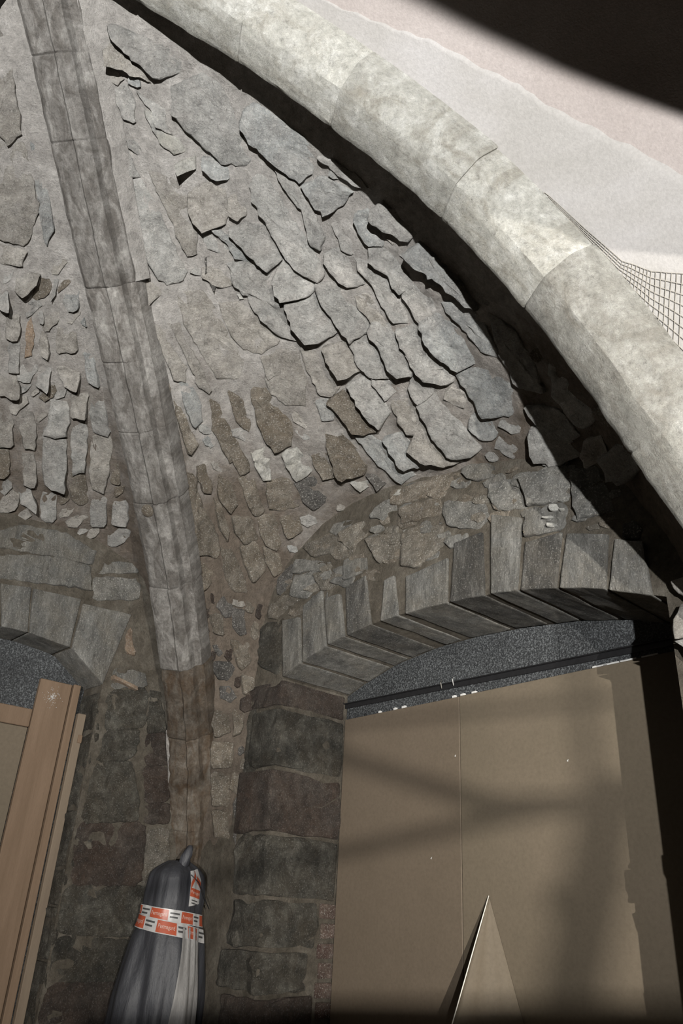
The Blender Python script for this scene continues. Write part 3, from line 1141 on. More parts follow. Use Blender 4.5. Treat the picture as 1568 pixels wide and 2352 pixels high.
stones(cast_back, web_back, [
    ('dark', '470 590 474 590 477 624 472 626'),
    ('dark', '483 648 490 630 499 650 492 670'),
    ('dark', '546 756 556 756 565 779 552 772'),
    ('pale', '546 674 556 678 560 685 550 684'),
], h=.012, tilt=.004, rough=.002, name='chip', step=8, deep=.02)
fill(cast_rw, wall_right, [(640, 1300), (760, 1200), (920, 1120), (1180, 1075), (1340, 1050), (1480, 1200), (1400, 1220), (1200, 1180), (1100, 1210), (930, 1310), (800, 1340), (660, 1420)], U3, 700, (60, 24), ['wgrey', 'wwarm', 'brown', 'vous'], 12, h=.006, tilt=.004)


def vous_right(outer_l, outer_r, in_l, in_r, mat):
    ul, ur = Rw(in_l)[0] + .004, Rw(in_r)[0] - .004
    (al, zl), (ar, zr) = Rw(outer_l), Rw(outer_r)
    g = .010 + SRND.uniform(0, .010)
    f = [UV(ul, g, arc_r(ul) - .006), UV(ur, g, arc_r(ur) - .006), UV(ar - .004, g, zr), UV(al + .004, g, zl)]
    b = [UV(ul + .004, -OD + .01, arc_r(ul) - .006), UV(ur - .004, -OD + .01, arc_r(ur) - .006), UV(ar - .004, -OD + .01, zr), UV(al + .004, -OD + .01, zl)]
    hexa('voussoir', f + b, mat, wall_right, .007, .004)


for a, b_, c_, d_, m_ in (
        ((652, 1428), (692, 1418), (655, 1550), (697, 1512), 'vous'),
        ((699, 1393), (744, 1356), (699, 1512), (753, 1489), 'vous'),
        ((749, 1376), (786, 1365), (757, 1488), (795, 1462), 'vous'),
        ((796, 1350), (844, 1322), (800, 1460), (856, 1436), 'vousdark'),
        ((884, 1335), (910, 1322), (876, 1430), (918, 1412), 'vous'),
        ((934, 1325), (1033, 1282), (932, 1409), (1031, 1382), 'vous'),
        ((1045, 1250), (1112, 1222), (1037, 1380), (1116, 1355), 'vousdark'),
        ((1131, 1184), (1203, 1190), (1130, 1355), (1191, 1350), 'vous'),
        ((1207, 1246), (1294, 1222), (1196, 1349), (1281, 1340), 'vousdark'),
        ((1302, 1228), (1402, 1228), (1287, 1340), (1393, 1334), 'vous'),
        ((1413, 1240), (1482, 1246), (1399, 1334), (1500, 1350), 'vous')):
    vous_right(a, b_, c_, d_, m_)

# jamb blocks of the right opening: front face and reveal in one quoin
JZ = [1.035, .89, .59, .285, .010, -.20, -.375, -.62, -.90, -1.2, -1.58]
JM = ['wallred', 'wall', 'wallred', 'wall', 'wall', 'wall', 'wallred', 'wall', 'wallred', 'wall']
for k in range(len(JZ) - 1):
    za, zb_ = JZ[k] - .008, JZ[k + 1] + .008
    g = .010 + .012 * ((k * 7) % 3) / 2
    uo = [.36, .40, .345, .37, .39, .35, .38, .36, .4, .36][k]
    x1 = OU0 + .012
    f = [UV(uo, g, zb_), UV(x1, g, zb_), UV(x1, g, za), UV(uo, g, za)]
    dep = OD - .02 if k not in (4, 5, 6) else OD - [.13, .16, .12][k - 4]
    b = [UV(uo, -dep, zb_), UV(x1 - .004, -dep, zb_), UV(x1 - .004, -dep, za), UV(uo, -dep, za)]
    hexa('quoin', f + b, JM[k], wall_right, .016, .014, 2, False)
# brick ends patched into the reveal beside the board
for k, z in enumerate((-.03, -.115, -.20, -.28, -.36, -.44)):
    x1 = OU0 + .010
    d0 = OD - .115 + .012 * (k % 2)
    f = [UV(OU0 - .06, -d0, z - .032), UV(x1, -d0, z - .032), UV(x1, -d0, z + .032), UV(OU0 - .06, -d0, z + .032)]
    b = [UV(OU0 - .06, -OD + .012, z - .032), UV(x1, -OD + .012, z - .032), UV(x1, -OD + .012, z + .032), UV(OU0 - .06, -OD + .012, z + .032)]
    hexa('brick', f + b, 'brick', wall_right, .005, .003)
# small stacked stones in the jamb
stones(cast_rw, wall_right, [
    ('wall', '572 1640 590 1632 590 1760 566 1775', LO),
], h=.01, tilt=.0)

# rough stones of the pier at the right edge (right jamb)
PJ = OU1 + .055
rp = random.Random(4)
z = 1.02
while z > -1.5:
    hh_ = rp.uniform(.075, .15)
    wd = rp.uniform(-.015, .02)
    f = [UV(PJ - wd, .03 + rp.uniform(0, .05), z - hh_), UV(PJ + .45, .03, z - hh_), UV(PJ + .45, .03, z - .008), UV(PJ - wd + rp.uniform(-.02, .02), .03 + rp.uniform(0, .05), z - .008)]
    b = [UV(PJ - wd, -.2, z - hh_), UV(PJ + .45, -.2, z - hh_), UV(PJ + .45, -.2, z - .008), UV(PJ - wd, -.2, z - .008)]
    hexa('rubble_stone', f + b, rp.choice(['pale', 'warm', 'grey']), wall_right, .022, .035, 2, True)
    z -= hh_

# left wall
stones(cast_lw, wall_left, [
    ('wall', '253 1586 336 1584 331 1669 241 1678'),
    ('wall', '241 1681 322 1675 303 1742 225 1751'),
    ('wall', '221 1755 301 1746 318 1850 310 1885 190 1887'),
    ('wallred', '182 1892 330 1890 318 2030 165 2030'),
    ('wall', '156 2036 364 2038 354 2090 335 2152 136 2142'),
    ('wall', '134 2150 325 2164 308 2252 117 2254'),
    ('wallred', '115 2260 308 2258 305 2375 85 2375'),
    ('wall', '340 1590 368 1593 379 1678 336 1682'),
    ('wallred', '338 1686 381 1683 386 1757 333 1757'),
    ('wallred', '329 1762 386 1762 388 1838 335 1844'),
    ('wallred', '333 1849 388 1845 388 1892 335 1892'),
    ('wwarm', '340 1908 388 1908 385 1990 379 2036 318 2034'),
    ('vous', '-8 1222 60 1207 150 1227 213 1267 203 1296 130 1280 20 1260 -8 1258'),
    ('vous', '15 1275 143 1281 202 1301 202 1353 143 1345 -8 1325 -8 1276'),
    ('wgrey', '214 1327 306 1329 319 1347 314 1376 217 1379'),
    ('vous', '214 1291 316 1293 314 1317 217 1317'),
    ('vous', '262 1535 330 1545 332 1578 256 1580', LO),
    ('rust', '286 1462 302 1440 306 1505 290 1500', LO),
], h=.010, tilt=.003, rough=.005, tdir=(.6, .8))


def vous_left(outer_l, outer_r, in_l, in_r, mat):
    # image left = larger v
    va, vb = Lw(in_l)[0], Lw(in_r)[0]
    (a0, z0), (a1, z1) = Lw(outer_l), Lw(outer_r)
    g = .012
    vb = max(vb, LV0 + .004)
    f = [UV(g, va, arc_l(va) - .006), UV(g, vb, arc_l(vb) - .006), UV(g, a1, z1), UV(g, a0, z0)]
    b = [UV(-LD + .01, va, arc_l(va) - .006), UV(-LD + .01, vb, arc_l(vb) - .006), UV(-LD + .01, a1, z1), UV(-LD + .01, a0, z0)]
    hexa('voussoir', f + b, mat, wall_left, .007, .004)


vous_left((-70, 1335), (-4, 1340), (-80, 1432), (-2, 1440), 'vous')
vous_left((0, 1340), (70, 1350), (2, 1441), (62, 1452), 'vous')
vous_left((75, 1352), (185, 1377), (66, 1453), (160, 1478), 'vous')
vous_left((190, 1387), (300, 1412), (165, 1480), (258, 1528), 'vous')
# left jamb blocks in the reveal
rj = random.Random(9)
z = .93
while z > -1.5:
    hh_ = rj.uniform(.16, .27)
    x1 = LV0 + .006
    f = [UV(-.004, x1 - .12, z - hh_), UV(-.004, x1, z - hh_), UV(-.004, x1, z - .01), UV(-.004, x1 - .12, z - .01)]
    b = [UV(-LD + .01, x1 - .12, z - hh_), UV(-LD + .01, x1 + .004, z - hh_), UV(-LD + .01, x1 + .004, z - .01), UV(-LD + .01, x1 - .12, z - .01)]
    hexa('quoin', f + b, 'wall', wall_left, .014, .012)
    z -= hh_

# ------------------------------------------------------------------ infill of the right opening


def slab(name, quad, thick, nrm, mat, parent=None, bev=.002):
    """flat slab: quad of 4 points (front face), thickness along -nrm"""
    q = [Vector(p) for p in quad]
    return hexa(name, q + [p - nrm * thick for p in q], mat, parent, bev, 0, 1, False)


BD = .435                                    # board face depth behind the wall face
seam = 1.440
x_l, x_r = .642, 2.69
board_a = slab('board_panel', [UV(x_l, -BD, -CAMZ + .002), UV(seam - .002, -BD, -CAMZ + .002), UV(seam - .002, -BD, .915), UV(x_l, -BD, .90)], .0125, V3, 'board')
tag(board_a, 'narrower beige board closing the left part of the arched opening', 'board')
board_b = slab('board_panel', [UV(seam + .002, -BD, -CAMZ + .002), UV(x_r, -BD, -CAMZ + .002), UV(x_r, -BD, .945), UV(seam + .002, -BD, .917)], .0125, V3, 'board2')
tag(board_b, 'wide beige board with a peeling flap closing the arched opening', 'board')
# peeling flap
verts, faces = [], []
rows = 16
cols = [(-1, 1.0), (-.55, .93), (-.12, .62), (0, .52), (.15, .34), (.45, .10), (1, .0)]
for i in range(rows + 1):
    f = i / rows * 1.7
    z = .068 - .47 * f
    for c, lf in cols:
        x = 1.584 + (c * .045 * f if c < 0 else c * .16 * f)
        verts.append(UV(x, -BD + .0015 + lf * .20 * f, z))
nc = len(cols)
for i in range(rows):
    for k in range(nc - 1):
        faces.append((i * nc + k, i * nc + k + 1, (i + 1) * nc + k + 1, (i + 1) * nc + k))
flap = mesh_obj('peeled_flap', verts, faces, 'board2', board_b)
tag(flap, 'triangular lifted flap of board facing')
sm = flap.modifiers.new('thickness', 'SOLIDIFY')
sm.thickness = .004
edge_pts = [UV(1.584 - .045 * (i / 8 * 1.7), -BD + .004 + .20 * (i / 8 * 1.7), .068 - .47 * (i / 8 * 1.7)) for i in range(9)]
tube('flap_edge', edge_pts, .0028, simple('cut_edge', (.62, .60, .54), .8), board_b, 6)
for (px, py) in ((1303, 1748), (1045, 1737), (990, 1972)):
    a, zz = Rw((px, py), BD)
    c_ = UV(a, -BD + .001, zz)
    mesh_obj('white_nick', [c_ + U3 * -.004, c_ + U3 * .003 + Vector((0, 0, -.003)), c_ + U3 * .005 + Vector((0, 0, .008)), c_ + V3 * .003],
             [(0, 1, 2), (0, 1, 3), (1, 2, 3), (2, 0, 3)], 'white', board_b if px > 1060 else board_a)

# dark granular slabs of the lunette
SL = [(.632, 1.075), (1.079, 1.985), (1.989, 2.69)]
SLAB_LAB = ['leftmost dark granular slab tapering under the stone arch', 'middle dark granular slab under the arch crown', 'rightmost dark granular slab under the arch beside the rough pier']
for (a, b), lab in zip(SL, SLAB_LAB):
    n = 14
    top = [(a + (b - a) * i / n, arc_r(min(max(a + (b - a) * i / n, .626), 2.70)) - .006) for i in range(n + 1)]
    loop = [(a, .80), (b, .80)] + top[::-1]
    verts = [UV(x, -(OD - .005), z) for x, z in loop] + [UV(x, -(OD + .045), z) for x, z in loop]
    m = len(loop)
    faces = [tuple(range(m)), tuple(range(m, 2 * m))[::-1]] + [(i, (i + 1) % m, m + (i + 1) % m, m + i) for i in range(m)]
    o = mesh_obj('insulation_slab', verts, faces, 'foam', None, False)
    tag(o, lab, 'slab', 'granular slabs in the right lunette')
# steel rail in front of the slabs
rail = empty('steel_rail', UV(.64, -OD + .02, .97))
tag(rail, 'thin black steel rail running across the dark slabs above the boards', 'rail')
slab('web_plate', [UV(.628, -OD + .020, .962), UV(2.672, -OD + .020, .966), UV(2.672, -OD + .020, .992), UV(.628, -OD + .020, .986)], .006, V3, 'steel', rail)
slab('flange', [UV(.628, -OD + .034, .984), UV(2.672, -OD + .034, .990), UV(2.672, -OD + .034, .995), UV(.628, -OD + .034, .989)], .018, V3, 'steel', rail)
for px in ((1050, 1568), (1023, 1575)):
    a, zz = Rw(px, OD)
    tube('wire_tie', [UV(a, -OD + .03, zz - .02), UV(a + .003, -OD + .04, zz + .005), UV(a, -OD + .03, zz + .022)], .0022, 'white' if px[0] > 1040 else 'wire', rail, 6)
rc = random.Random(3)
for k, px in enumerate(((905, 1617), (925, 1613), (1040, 1583), (1060, 1582), (1086, 1580), (870, 1622), (1400, 1513), (1440, 1506), (1375, 1520), (1490, 1500))):
    a, zz = Rw(px, BD)
    w_ = (.012 + rc.uniform(0, .02)) if k < 6 else .07
    zt = .90 + (a - x_l) * .0195
    o = hexa('filler_scrap', [UV(a - w_ / 2, -BD - .002, zt - .002), UV(a + w_ / 2, -BD - .002, zt - .002), UV(a + w_ / 2, -BD - .002, zt + .012), UV(a - w_ / 2, -BD - .002, zt + .010),
                              UV(a - w_ / 2, -BD - .018, zt - .002), UV(a + w_ / 2, -BD - .018, zt - .002), UV(a + w_ / 2, -BD - .018, zt + .012), UV(a - w_ / 2, -BD - .018, zt + .010)], 'white', board_a if a < seam else board_b, .002, .0)

# ------------------------------------------------------------------ infill of the left opening
foam_l = []
for k, (a, b, lab) in enumerate(((.695, 1.30, 'dark granular slab behind the timber in the left opening'), (1.304, 1.945, 'dark granular slab at the far left of the left opening'))):
    n = 10
    top = [(a + (b - a) * i / n, arc_l(a + (b - a) * i / n) - .006) for i in range(n + 1)]
    loop = [(a, -1.59), (b, -1.59)] + top[::-1]
    verts = [UV(-(LD - .02), x, z) for x, z in loop] + [UV(-(LD + .03), x, z) for x, z in loop]
    m = len(loop)
    faces = [tuple(range(m)), tuple(range(m, 2 * m))[::-1]] + [(i, (i + 1) % m, m + (i + 1) % m, m + i) for i in range(m)]
    o = mesh_obj('insulation_slab', verts, faces, 'foam', None, False)
    tag(o, lab, 'slab')


def lplank(name, v0, v1, z0, z1, d, th, mat, label, cat='plank'):
    o = slab(name, [UV(-d, v1, z0), UV(-d, v0, z0), UV(-d, v0, z1), UV(-d, v1, z1)], th, U3, mat, None, .003)
    return tag(o, label, cat)


zf = -CAMZ + .002
plank_w = lplank('timber_plank', .795, .963, zf, .945, .125, .025, 'plank', 'wide upright pine plank with a pale splatter near its top')
lplank('timber_plank', .748, .787, zf, .950, .120, .03, 'plank', 'narrow upright pine batten between the wide plank and the short plank')
lplank('timber_plank', .700, .743, zf, .806, .095, .03, 'plankgrey', 'shorter greyish upright plank nearest the stone jamb')
lplank('timber_rail', .967, 1.90, .700, .787, .130, .022, 'plank', 'horizontal timber rail at the left edge of the frame', 'rail')
lplank('board_panel', .967, 1.90, zf, .699, .14, .0125, 'board2', 'beige board under the horizontal timber rail at the left edge', 'board')
slab('spacer_block', [UV(-.088, .722, .66), UV(-.088, .700, .66), UV(-.088, .700, .70), UV(-.088, .722, .70)], .02, U3, 'plank', bpy.data.objects['timber_plank.002'])
rs = random.Random(21)
verts, faces = [], []
for k in range(150):
    r_ = abs(rs.gauss(0, .022))
    an = rs.uniform(0, 6.28)
    vv, zz = .885 + r_ * math.cos(an), .862 + r_ * math.sin(an) * 1.2
    b0 = len(verts)
    sz = rs.uniform(.0012, .003)
    p = UV(-.1245, vv, zz)
    verts += [p + V3 * sz, p - V3 * sz, p + Vector((0, 0, sz * 1.5)), p + U3 * .003]
    faces += [(b0, b0 + 1, b0 + 2), (b0, b0 + 1, b0 + 3), (b0 + 1, b0 + 2, b0 + 3), (b0 + 2, b0, b0 + 3)]
tag(mesh_obj('splatter', verts, faces, 'white', plank_w, False), 'pale crystalline splatter', None, None, 'stuff')

# broken red brick edge and hole beside the left arch
bb = hexa('brick_fragment', [UV(.035, Lw((262, 1521))[0], .985), UV(.035, Lw((318, 1538))[0], .955), UV(.035, Lw((318, 1530))[0], .975), UV(.035, Lw((262, 1510))[0], 1.005),
                             UV(-.05, Lw((262, 1521))[0], .985), UV(-.05, Lw((318, 1538))[0], .955), UV(-.05, Lw((318, 1530))[0], .975), UV(-.05, Lw((262, 1510))[0], 1.005)], 'rust', wall_left, .004, .003)

# ------------------------------------------------------------------ wrapped column under the rib
CX, CY = .205, .215
col = empty('wrapped_column', UV(CX, CY, -CAMZ))
tag(col, 'grey plastic sheeting wrapped around the corner column and bound with red printed tape', 'wrapped column')
# local frame seen from the camera
vc = (CAMP - UV(CX, CY, 0))
vc.z = 0
vc.normalize()
vr = Vector((-vc.y, vc.x, 0))
if vr.dot(Vector(cright)) < 0:
    vr = -vr


def col_pt(an, z, extra=0.0):
    """an: 0 faces the camera, positive to image right"""
    t = (0.17 - z) / .5
    base = .118 + .040 * min(1, max(0, t)) ** .8 + .03 * min(1, max(0, t - .45) * 1.4) + .01 * max(0, t - 1)
    if z > .075:
        base *= max(.35, 1 - ((z - .075) / .08) ** 2 * .7)
    fold = .013 * math.sin(an * 3.4 + 1.2 + 1.6 * math.sin(z * 2.2)) + .004 * math.sin(an * 9 + z * 7) + .002 * math.sin(an * 19 - z * 5)
    pinch = math.exp(-((z + .10) / .06) ** 2)
    r = base + fold * (1 - .75 * pinch) * (.5 + min(1.4, max(0, t))) - .010 * pinch + extra
    el = 1.0 + .12 * math.cos(an * 2 + 1.57)
    return UV(CX, CY, z) + (vc * math.cos(an) + vr * math.sin(an)) * r * el


def plastic(name, colr, rough=.38):
    m, nt, b, pos = new_mat(name, rough, .5)
    n = noise(nt, stretch(nt, pos, (6, 6, 1.2)), 5, 5, .6, .4)
    c = mix(nt, .6, colr, ramp(nt, n, [(.3, g3(.7)), (.7, g3(1.3))]), 'MULTIPLY')
    nt.links.new(c, b.inputs['Base Color'])
    add_bump(nt, b, [(n, .5), (noise(nt, pos, 60, 4, .6), .15)], .01)
    return m


PL_D = plastic('grey_plastic_sheet', (.027, .028, .033), .6)
PL_L = plastic('light_grey_plastic', (.20, .195, .19), .6)
NA, NZ = 96, 110


def sheet(name, a0, a1, z0, z1, mat, extra, na=NA, nz=NZ):
    verts, faces = [], []
    for i in range(nz + 1):
        z = z1 + (z0 - z1) * i / nz
        for k in range(na + 1):
            an = a0 + (a1 - a0) * k / na
            verts.append(col_pt(an, z, extra))
    for i in range(nz):
        for k in range(na):
            q = i * (na + 1) + k
            faces.append((q, q + 1, q + na + 2, q + na + 1))
    return mesh_obj(name, verts, faces, mat, col)


sheet('plastic_sheet', -math.pi, math.pi, -CAMZ + .003, .150, PL_D, 0)
# lighter second sheet hanging down the right side
verts, faces = [], []
for i in range(61):
    f = i / 60
    z = -.13 - (CAMZ - .14) * f
    a_l, a_r = .40 - .30 * min(1, f * 2.2), 1.35
    for k in range(13):
        an = a_l + (a_r - a_l) * k / 12
        verts.append(col_pt(an, z, .010 + .006 * math.sin(k * 1.9 + f * 6)))
for i in range(60):
    for k in range(12):
        q = i * 13 + k
        faces.append((q, q + 1, q + 14, q + 13))
mesh_obj('light_sheet', verts, faces, PL_L, col)
# knot of gathered sheeting on top
verts, faces = [], []
kb = col_pt(.45, .135) * .55 + UV(CX, CY, .135) * .45
for i in range(9):
    f = i / 8
    r = .012 + .030 * math.sin(math.pi * min(1, f * .95 + .05)) ** .8
    for k in range(10):
        an = 2 * math.pi * k / 10
        wob = 1 + .25 * math.sin(k * 2.4 + i)
        verts.append(kb + vr * (r * .65 * math.cos(an) * wob + .028 * f) + vc * (r * .5 * math.sin(an) * wob + .03) + Vector((0, 0, -.03 + .115 * f)))
for i in range(8):
    for k in range(10):
        faces.append((i * 10 + k, i * 10 + (k + 1) % 10, (i + 1) * 10 + (k + 1) % 10, (i + 1) * 10 + k))
faces.append(tuple(80 + k for k in range(10)))
mesh_obj('gathered_knot', verts, faces, PL_D, col)

T_RED = simple('tape_red_print', (.30, .062, .03), .4)
T_WHT = simple('tape_white', (.34, .335, .33), .4)
T_TXT = simple('tape_pale_lettering', (.42, .32, .28), .4)
T_INK = simple('tape_dark_ink', (.05, .05, .05), .5)


def tape_patch(name, a0, a1, zc, tilt, hgt, mat, extra, parent=col):
    verts, faces = [], []
    n = max(4, int((a1 - a0) * 16))
    for k in range(n + 1):
        an = a0 + (a1 - a0) * k / n
        z = zc + tilt * an
        for j in range(4):
            zz = z - hgt / 2 + hgt * j / 3
            verts.append(col_pt(an, zz, extra))
    for k in range(n):
        for j in range(3):
            q = k * 4 + j
            faces.append((q, q + 4, q + 5, q + 1))
    return mesh_obj(name, verts, faces, mat, parent)


def tape_text(txt, a0, a1, zc, tilt, hgt, mat, extra, parent):
    cu = bpy.data.curves.new('lettering', 'FONT')
    cu.body = txt
    cu.size = 1.0
    cu.align_x = 'CENTER'
    cu.align_y = 'CENTER'
    cu.resolution_u = 2
    tmp = bpy.data.objects.new('lettering_tmp', cu)
    COL.objects.link(tmp)
    bpy.context.view_layer.update()
    me = bpy.data.meshes.new_from_object(tmp.evaluated_get(bpy.context.evaluated_depsgraph_get()))
    bpy.data.objects.remove(tmp)
    xs = [v.co.x for v in me.vertices]
    ys = [v.co.y for v in me.vertices]
    sx = (a1 - a0) / (max(xs) - min(xs))
    my, hy = (max(ys) + min(ys)) / 2, (max(ys) - min(ys))
    for v in me.vertices:
        an = (a0 + a1) / 2 + (v.co.x - (max(xs) + min(xs)) / 2) * sx
        z = zc + tilt * an + (v.co.y - my) / hy * hgt
        v.co = col_pt(an, z, extra)
    o = bpy.data.objects.new('lettering', me)
    COL.objects.link(o)
    me.materials.append(mat)
    o.parent = parent
    o.matrix_parent_inverse = parent.matrix_world.inverted()
    return o


BANDS = [(-.085, -.012, .052, 0.0, .0075), (-.135, -.020, .056, .30, .0095)]
for bz, tl, hg, ph, ex in BANDS:
    band = tape_patch('tape_band', -1.75, 1.60, bz, tl, hg, T_WHT, ex)
    a = -1.7 + ph
    k = 0
    while a < 1.5:
        wdt = .58 if k % 2 == 0 else .44
        if k % 2 == 0:
            rd = tape_patch('red_print', a, min(a + wdt, 1.58), bz, tl, hg * .86, T_RED, ex + .0012, band)
            if a + wdt < 1.6:
                tape_text('Permagard', a + .05, a + wdt - .05, bz, tl, hg * .42, T_TXT, ex + .0024, band)
        else:
            for j in range(2):
                tape_patch('ink_line', a + .05, a + wdt - .07 - .06 * j, bz + hg * (.2 - .3 * j), tl, hg * .14, T_INK, ex + .0018, band)
        a += wdt
        k += 1
# vertical strip of the same tape on the right side
vt = tape_patch('tape_band', .58, 1.22, .02, .02, .15, T_WHT, .016)
tape_patch('red_print', .60, .82, -.11, .25, .030, T_RED, .0172, vt)
tape_patch('red_print', .90, 1.20, .165, -.1, .028, T_RED, .0172, vt)
rd = tape_patch('red_print', .59, 1.20, .030, -.02, .036, T_RED, .0172, vt)
tape_text('Permagard', .63, 1.16, .030, -.02, .018, T_TXT, .0184, vt)
for j in range(2):
    tape_patch('ink_line', .68, 1.03, -.002 - .012 * j, -.02, .005, T_INK, .0172, vt)
tube('tie_wire', [col_pt(.55, .09, .02), col_pt(.95, .06, .025), col_pt(1.25, .01, .03), col_pt(1.45, -.05, .045)], .0022, 'steel', col, 6)

i_p = min(range(len(ys1)), key=lambda k: abs(ys1[k] - 1172))
p, T, A, D, L = fr1[i_p]
verts, faces = [], []
for rr, dd in ((.030, -.004), (.028, .002), (.0, .003)):
    for k in range(14):
        an = 2 * math.pi * k / 14
        verts.append(p + A * (-.045 + rr * math.cos(an)) + T * (rr * math.sin(an) * 1.1) + D * dd)
for r in range(2):
    for k in range(14):
        faces.append((r * 14 + k, r * 14 + (k + 1) % 14, (r + 1) * 14 + (k + 1) % 14, (r + 1) * 14 + k))
mesh_obj('mortar_plug', verts, faces, 'brown', rib_a)

# ------------------------------------------------------------------ thin mortar fillets of the left rib
i_a = min(range(len(ys1)), key=lambda k: abs(ys1[k] - 1985))
i_b = min(range(len(ys1)), key=lambda k: abs(ys1[k] - 1690))
pts = []
for i in range(min(i_a, i_b), max(i_a, i_b) + 1):
    p, T, A, D, L = fr1[i]
    pts.append(p + A * -.128 + D * -.06)
tube('mortar_fillet', pts, .015, 'mortarpale', rib_a, 8, lambda f: .75 + .35 * math.sin(f * 9) ** 2)
verts, faces = [], []
rowsf = [f for f, y in zip(fr1, ys1) if -60 < y < 660]
for n_, (p, T, A, D, L) in enumerate(rowsf):
    w_ = .045 + .025 * n_ / len(rowsf)
    for j in range(4):
        verts.append(p + A * (.085 + w_ * j / 3) + D * (-.082 - .062 * (j / 3) ** 1.2 + .004 * mnoise.noise(p * 9 + Vector((j, 0, 0)))))
for n_ in range(len(rowsf) - 1):
    for j in range(3):
        q = n_ * 4 + j
        faces.append((q, q + 1, q + 5, q + 4))
mesh_obj('mortar_fillet', verts, faces, 'mortar', rib_a)

# ------------------------------------------------------------------ pale plaster coat, wire mesh on the plastered cell
cast_pl = caster_bvh(BVP)
edge = [(640, -60), (784, 20), (900, 58), (1010, 100), (1170, 180), (1240, 222), (1400, 312), (1568, 392), (1640, 430)]
ribup = [(520, -60), (600, 10), (760, 120), (960, 270), (1150, 420), (1300, 580), (1430, 760), (1560, 960), (1640, 1080)]
verts, faces = [], []
nj = 26
ne = 60
ok = True
for i in range(ne + 1):
    f = i / ne
    e = (np.interp(f * 8, range(9), [p[0] for p in edge]), np.interp(f * 8, range(9), [p[1] for p in edge]))
    r = (np.interp(f * 8, range(9), [p[0] for p in ribup]), np.interp(f * 8, range(9), [p[1] for p in ribup]))
    for j in range(nj + 1):
        g = j / nj
        wob = (3 * math.sin(i * .53) + 3 * math.sin(i * 1.7)) * (1 - g)
        q, n_ = cast_pl((e[0] + (r[0] - e[0]) * g, e[1] + (r[1] - e[1]) * g + wob))
        if q is None:
            q = Vector(verts[-1]) if verts else UV(3, 1, 2.6)
            n_ = Vector((0, 0, -1))
        t_ = .007 if j else -.004
        verts.append(q + n_ * (t_ + .003 * mnoise.noise(q * 5)))
for i in range(ne):
    for j in range(nj):
        a = i * (nj + 1) + j
        faces.append((a, a + 1, a + nj + 2, a + nj + 1))
coat = mesh_obj('plaster_coat', verts, faces, 'plaster2', web_plaster)
tag(coat, 'pale grey plaster coat trowelled beside the rib')

# wire mesh showing through beside the rib
mesh_a = [(1165, 395), (1250, 475), (1330, 565), (1410, 665), (1490, 775), (1590, 910)]
mesh_b = [(1175, 385), (1265, 452), (1350, 530), (1430, 600), (1500, 625), (1600, 632)]
verts, faces = [], []


def wire(pxs, r=.0011):
    pts = []
    for p in pxs:
        q, n_ = cast_pl(p)
        if q is None:
            return
        pts.append(q + n_ * .012)
    for i, p in enumerate(pts):
        t = (pts[min(i + 1, len(pts) - 1)] - pts[max(i - 1, 0)]).normalized()
        a = t.cross(Vector((.3, .4, .85))).normalized()
        b = t.cross(a)
        for k in range(4):
            verts.append(p + (a * math.cos(k * 1.5708) + b * math.sin(k * 1.5708)) * r)
    b0 = len(verts) - 4 * len(pts)
    for i in range(len(pts) - 1):
        for k in range(4):
            faces.append((b0 + i * 4 + k, b0 + i * 4 + (k + 1) % 4, b0 + (i + 1) * 4 + (k + 1) % 4, b0 + (i + 1) * 4 + k))


def mesh_px(f, g):
    a = (np.interp(f * 5, range(6), [p[0] for p in mesh_a]), np.interp(f * 5, range(6), [p[1] for p in mesh_a]))
    b = (np.interp(f * 5, range(6), [p[0] for p in mesh_b]), np.interp(f * 5, range(6), [p[1] for p in mesh_b]))
    w_ = 2.5 * mnoise.noise(Vector((f * 14, g * 5, 3)))
    return (a[0] + (b[0] - a[0]) * g + w_, a[1] + (b[1] - a[1]) * g + w_)


for k in range(42):
    f = (k + .3) / 42
    wire([mesh_px(f, j / 9) for j in range(10)])
for k in range(11):
    g = k / 10
    wire([mesh_px(i / 40, g) for i in range(int(40 * (.05 + .25 * (1 - abs(g - .5)))), 41)])
wm = mesh_obj('wire_mesh', verts, faces, 'wire', None, False)
tag(wm, 'thin rusty wire mesh showing on the plaster beside the pale rib', 'wire mesh')

# ------------------------------------------------------------------ floodlights on stands behind the viewpoint


def flood(loc, aim, label, k_):
    fl = empty('floodlight', Vector((loc.x, loc.y, 0)))
    tag(fl, label, 'floodlight')
    ax = (aim - loc).normalized()
    sx_ = ax.cross(Vector((0, 0, 1))).normalized()
    sy_ = sx_.cross(ax)
    cb = loc - ax * .02
    P8 = [cb + sx_ * a * .09 * k_ + sy_ * b * .07 * k_ for a, b in ((-1, -1), (1, -1), (1, 1), (-1, 1))]
    hexa('housing', P8 + [p - ax * .08 for p in P8], 'steel', fl, .008)
    base = loc - ax * .06
    tube('pole', [Vector((base.x, base.y, .45)), Vector((base.x, base.y, base.z - .03))], .016, 'steel', fl, 10)
    for k in range(3):
        an = 2 * math.pi * k / 3 + .4
        tube('leg', [Vector((base.x, base.y, .62)), Vector((base.x + .42 * math.cos(an), base.y + .42 * math.sin(an), .012))], .011, 'steel', fl, 8)


flood(LAMP, AIM, 'larger black site floodlight on a tripod behind the viewpoint', 1.0)
flood(LAMPB, AIMB, 'smaller black site floodlight behind added shadow bars, behind the viewpoint', .6)

# ------------------------------------------------------------------ unseen bars added before the smaller floodlight to cast bar shadows
ZINC = simple('galvanised_tube', (.30, .30, .30), .5, .7)


def back(px, lamp, t, depth=BD):
    a, zz = Rw(px, depth)
    P_ = UV(a, -depth, zz)
    return lamp + (P_ - lamp) * t


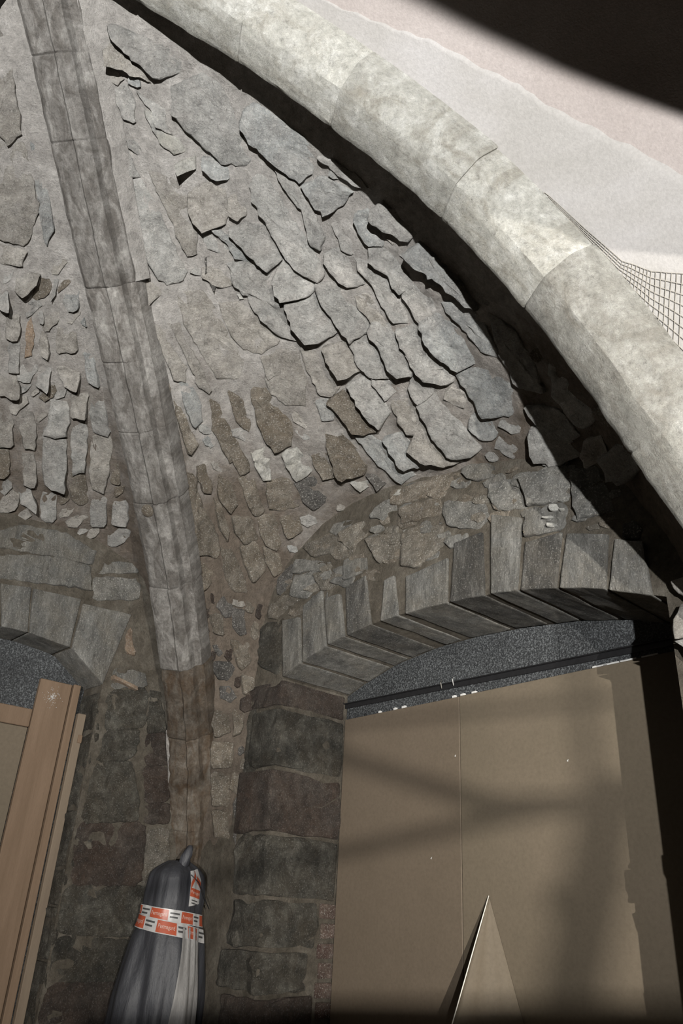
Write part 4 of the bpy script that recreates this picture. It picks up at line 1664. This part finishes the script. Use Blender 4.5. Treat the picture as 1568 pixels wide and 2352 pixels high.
bf = empty('shadow_bars', Vector((LAMPB.x, LAMPB.y + .95, 0)))
tag(bf, 'unseen steel bars added in front of the smaller floodlight to cast bar shadows', 'frame')
TB = .18
for a, b, r, ext in (((380, 1700), (1460, 1600), .0045, .02), ((330, 1850), (780, 1700), .005, .0), ((770, 1735), (1120, 1845), .0085, .0), ((300, 2060), (1330, 1840), .0065, .02),
                     ((1080, 1845), (1480, 1850), .0075, .0), ((1325, 1480), (1375, 1980), .006, .04), ((1375, 1960), (1290, 2400), .016, .05), ((1290, 2080), (1410, 2000), .012, .0)):  # thickest bars stand in for a person's shadow
    A_, B_ = back(a, LAMPB, TB), back(b, LAMPB, TB)
    d = (B_ - A_).normalized()
    tube('bar', [A_ - d * ext, B_ + d * ext], r, ZINC, bf, 10)
A_, B_ = back((200, 2300), LAMPB, TB), back((1640, 2300), LAMPB, TB)
d = (B_ - A_).normalized()
nb = d.cross(Vector((0, 0, 1))).normalized()
dz = Vector((0, 0, .10))
hexa('shade_board', [A_ - dz, B_ - dz, B_, A_, A_ - dz + nb * .02, B_ - dz + nb * .02, B_ + nb * .02, A_ + nb * .02], 'plankgrey', bf, .003)  # added blocker that darkens the foot of the boards
for q in (A_ + nb * .01 - dz, B_ + nb * .01 - dz):
    tube('leg', [q, Vector((q.x, q.y, .005))], .012, ZINC, bf, 8)

# ------------------------------------------------------------------ scaffold behind the viewpoint
sc = empty('scaffold', Vector((.4, -1.0, 0)))
tag(sc, 'steel tube work scaffold behind the viewpoint, timber deck added to shade the plaster', 'scaffold')
# toe board across the bottom
A_, B_ = back((300, 2300), LAMP, .24), back((1640, 2315), LAMP, .24)
d = (B_ - A_).normalized()
A_, B_ = A_ - d * .8, B_ + d * .4
nb = d.cross(Vector((0, 0, 1))).normalized()
dz = Vector((0, 0, .26))
hexa('toe_board', [A_ - dz, B_ - dz, B_, A_, A_ - dz + nb * .035, B_ - dz + nb * .035, B_ + nb * .035, A_ + nb * .035], 'plankgrey', sc, .004)
# unseen deck overhead, added so that its edge shades the upper plaster
DZ = 2.72
ed = []
for p in ((930, 0), (1300, 150), (1568, 275)):
    q, n_ = cast_pl(p)
    r = q - LAMP
    ed.append(LAMP + r * ((DZ - LAMP.z) / r.z))
e0, e1 = ed[0], ed[-1]
de = (e1 - e0)
de.z = 0
de.normalize()
pe = Vector((-de.y, de.x, 0))
if pe.dot(LAMP - e0) < 0:
    pe = -pe
XR = 1.2
while XR > .3 and (e1 + de * XR - UV(0, 0, 0)).dot(V3) < .85:
    XR -= .05
for k in range(5):
    o0 = e0 - de * 1.9 + pe * (.225 * k)
    o1 = e1 + de * XR + pe * (.225 * k)
    q = [o0, o1, o1 + pe * .222, o0 + pe * .222]
    hexa('shade_deck', q + [p + Vector((0, 0, .038)) for p in q], 'plankgrey', sc, .004)
for c_ in (e0 - de * 1.85 + pe * .06, e0 - de * 1.85 + pe * 1.05, e1 + de * (XR - .05) + pe * 1.05):
    tube('standard', [Vector((c_.x, c_.y, .01)), Vector((c_.x, c_.y, DZ))], .024, ZINC, sc, 10)
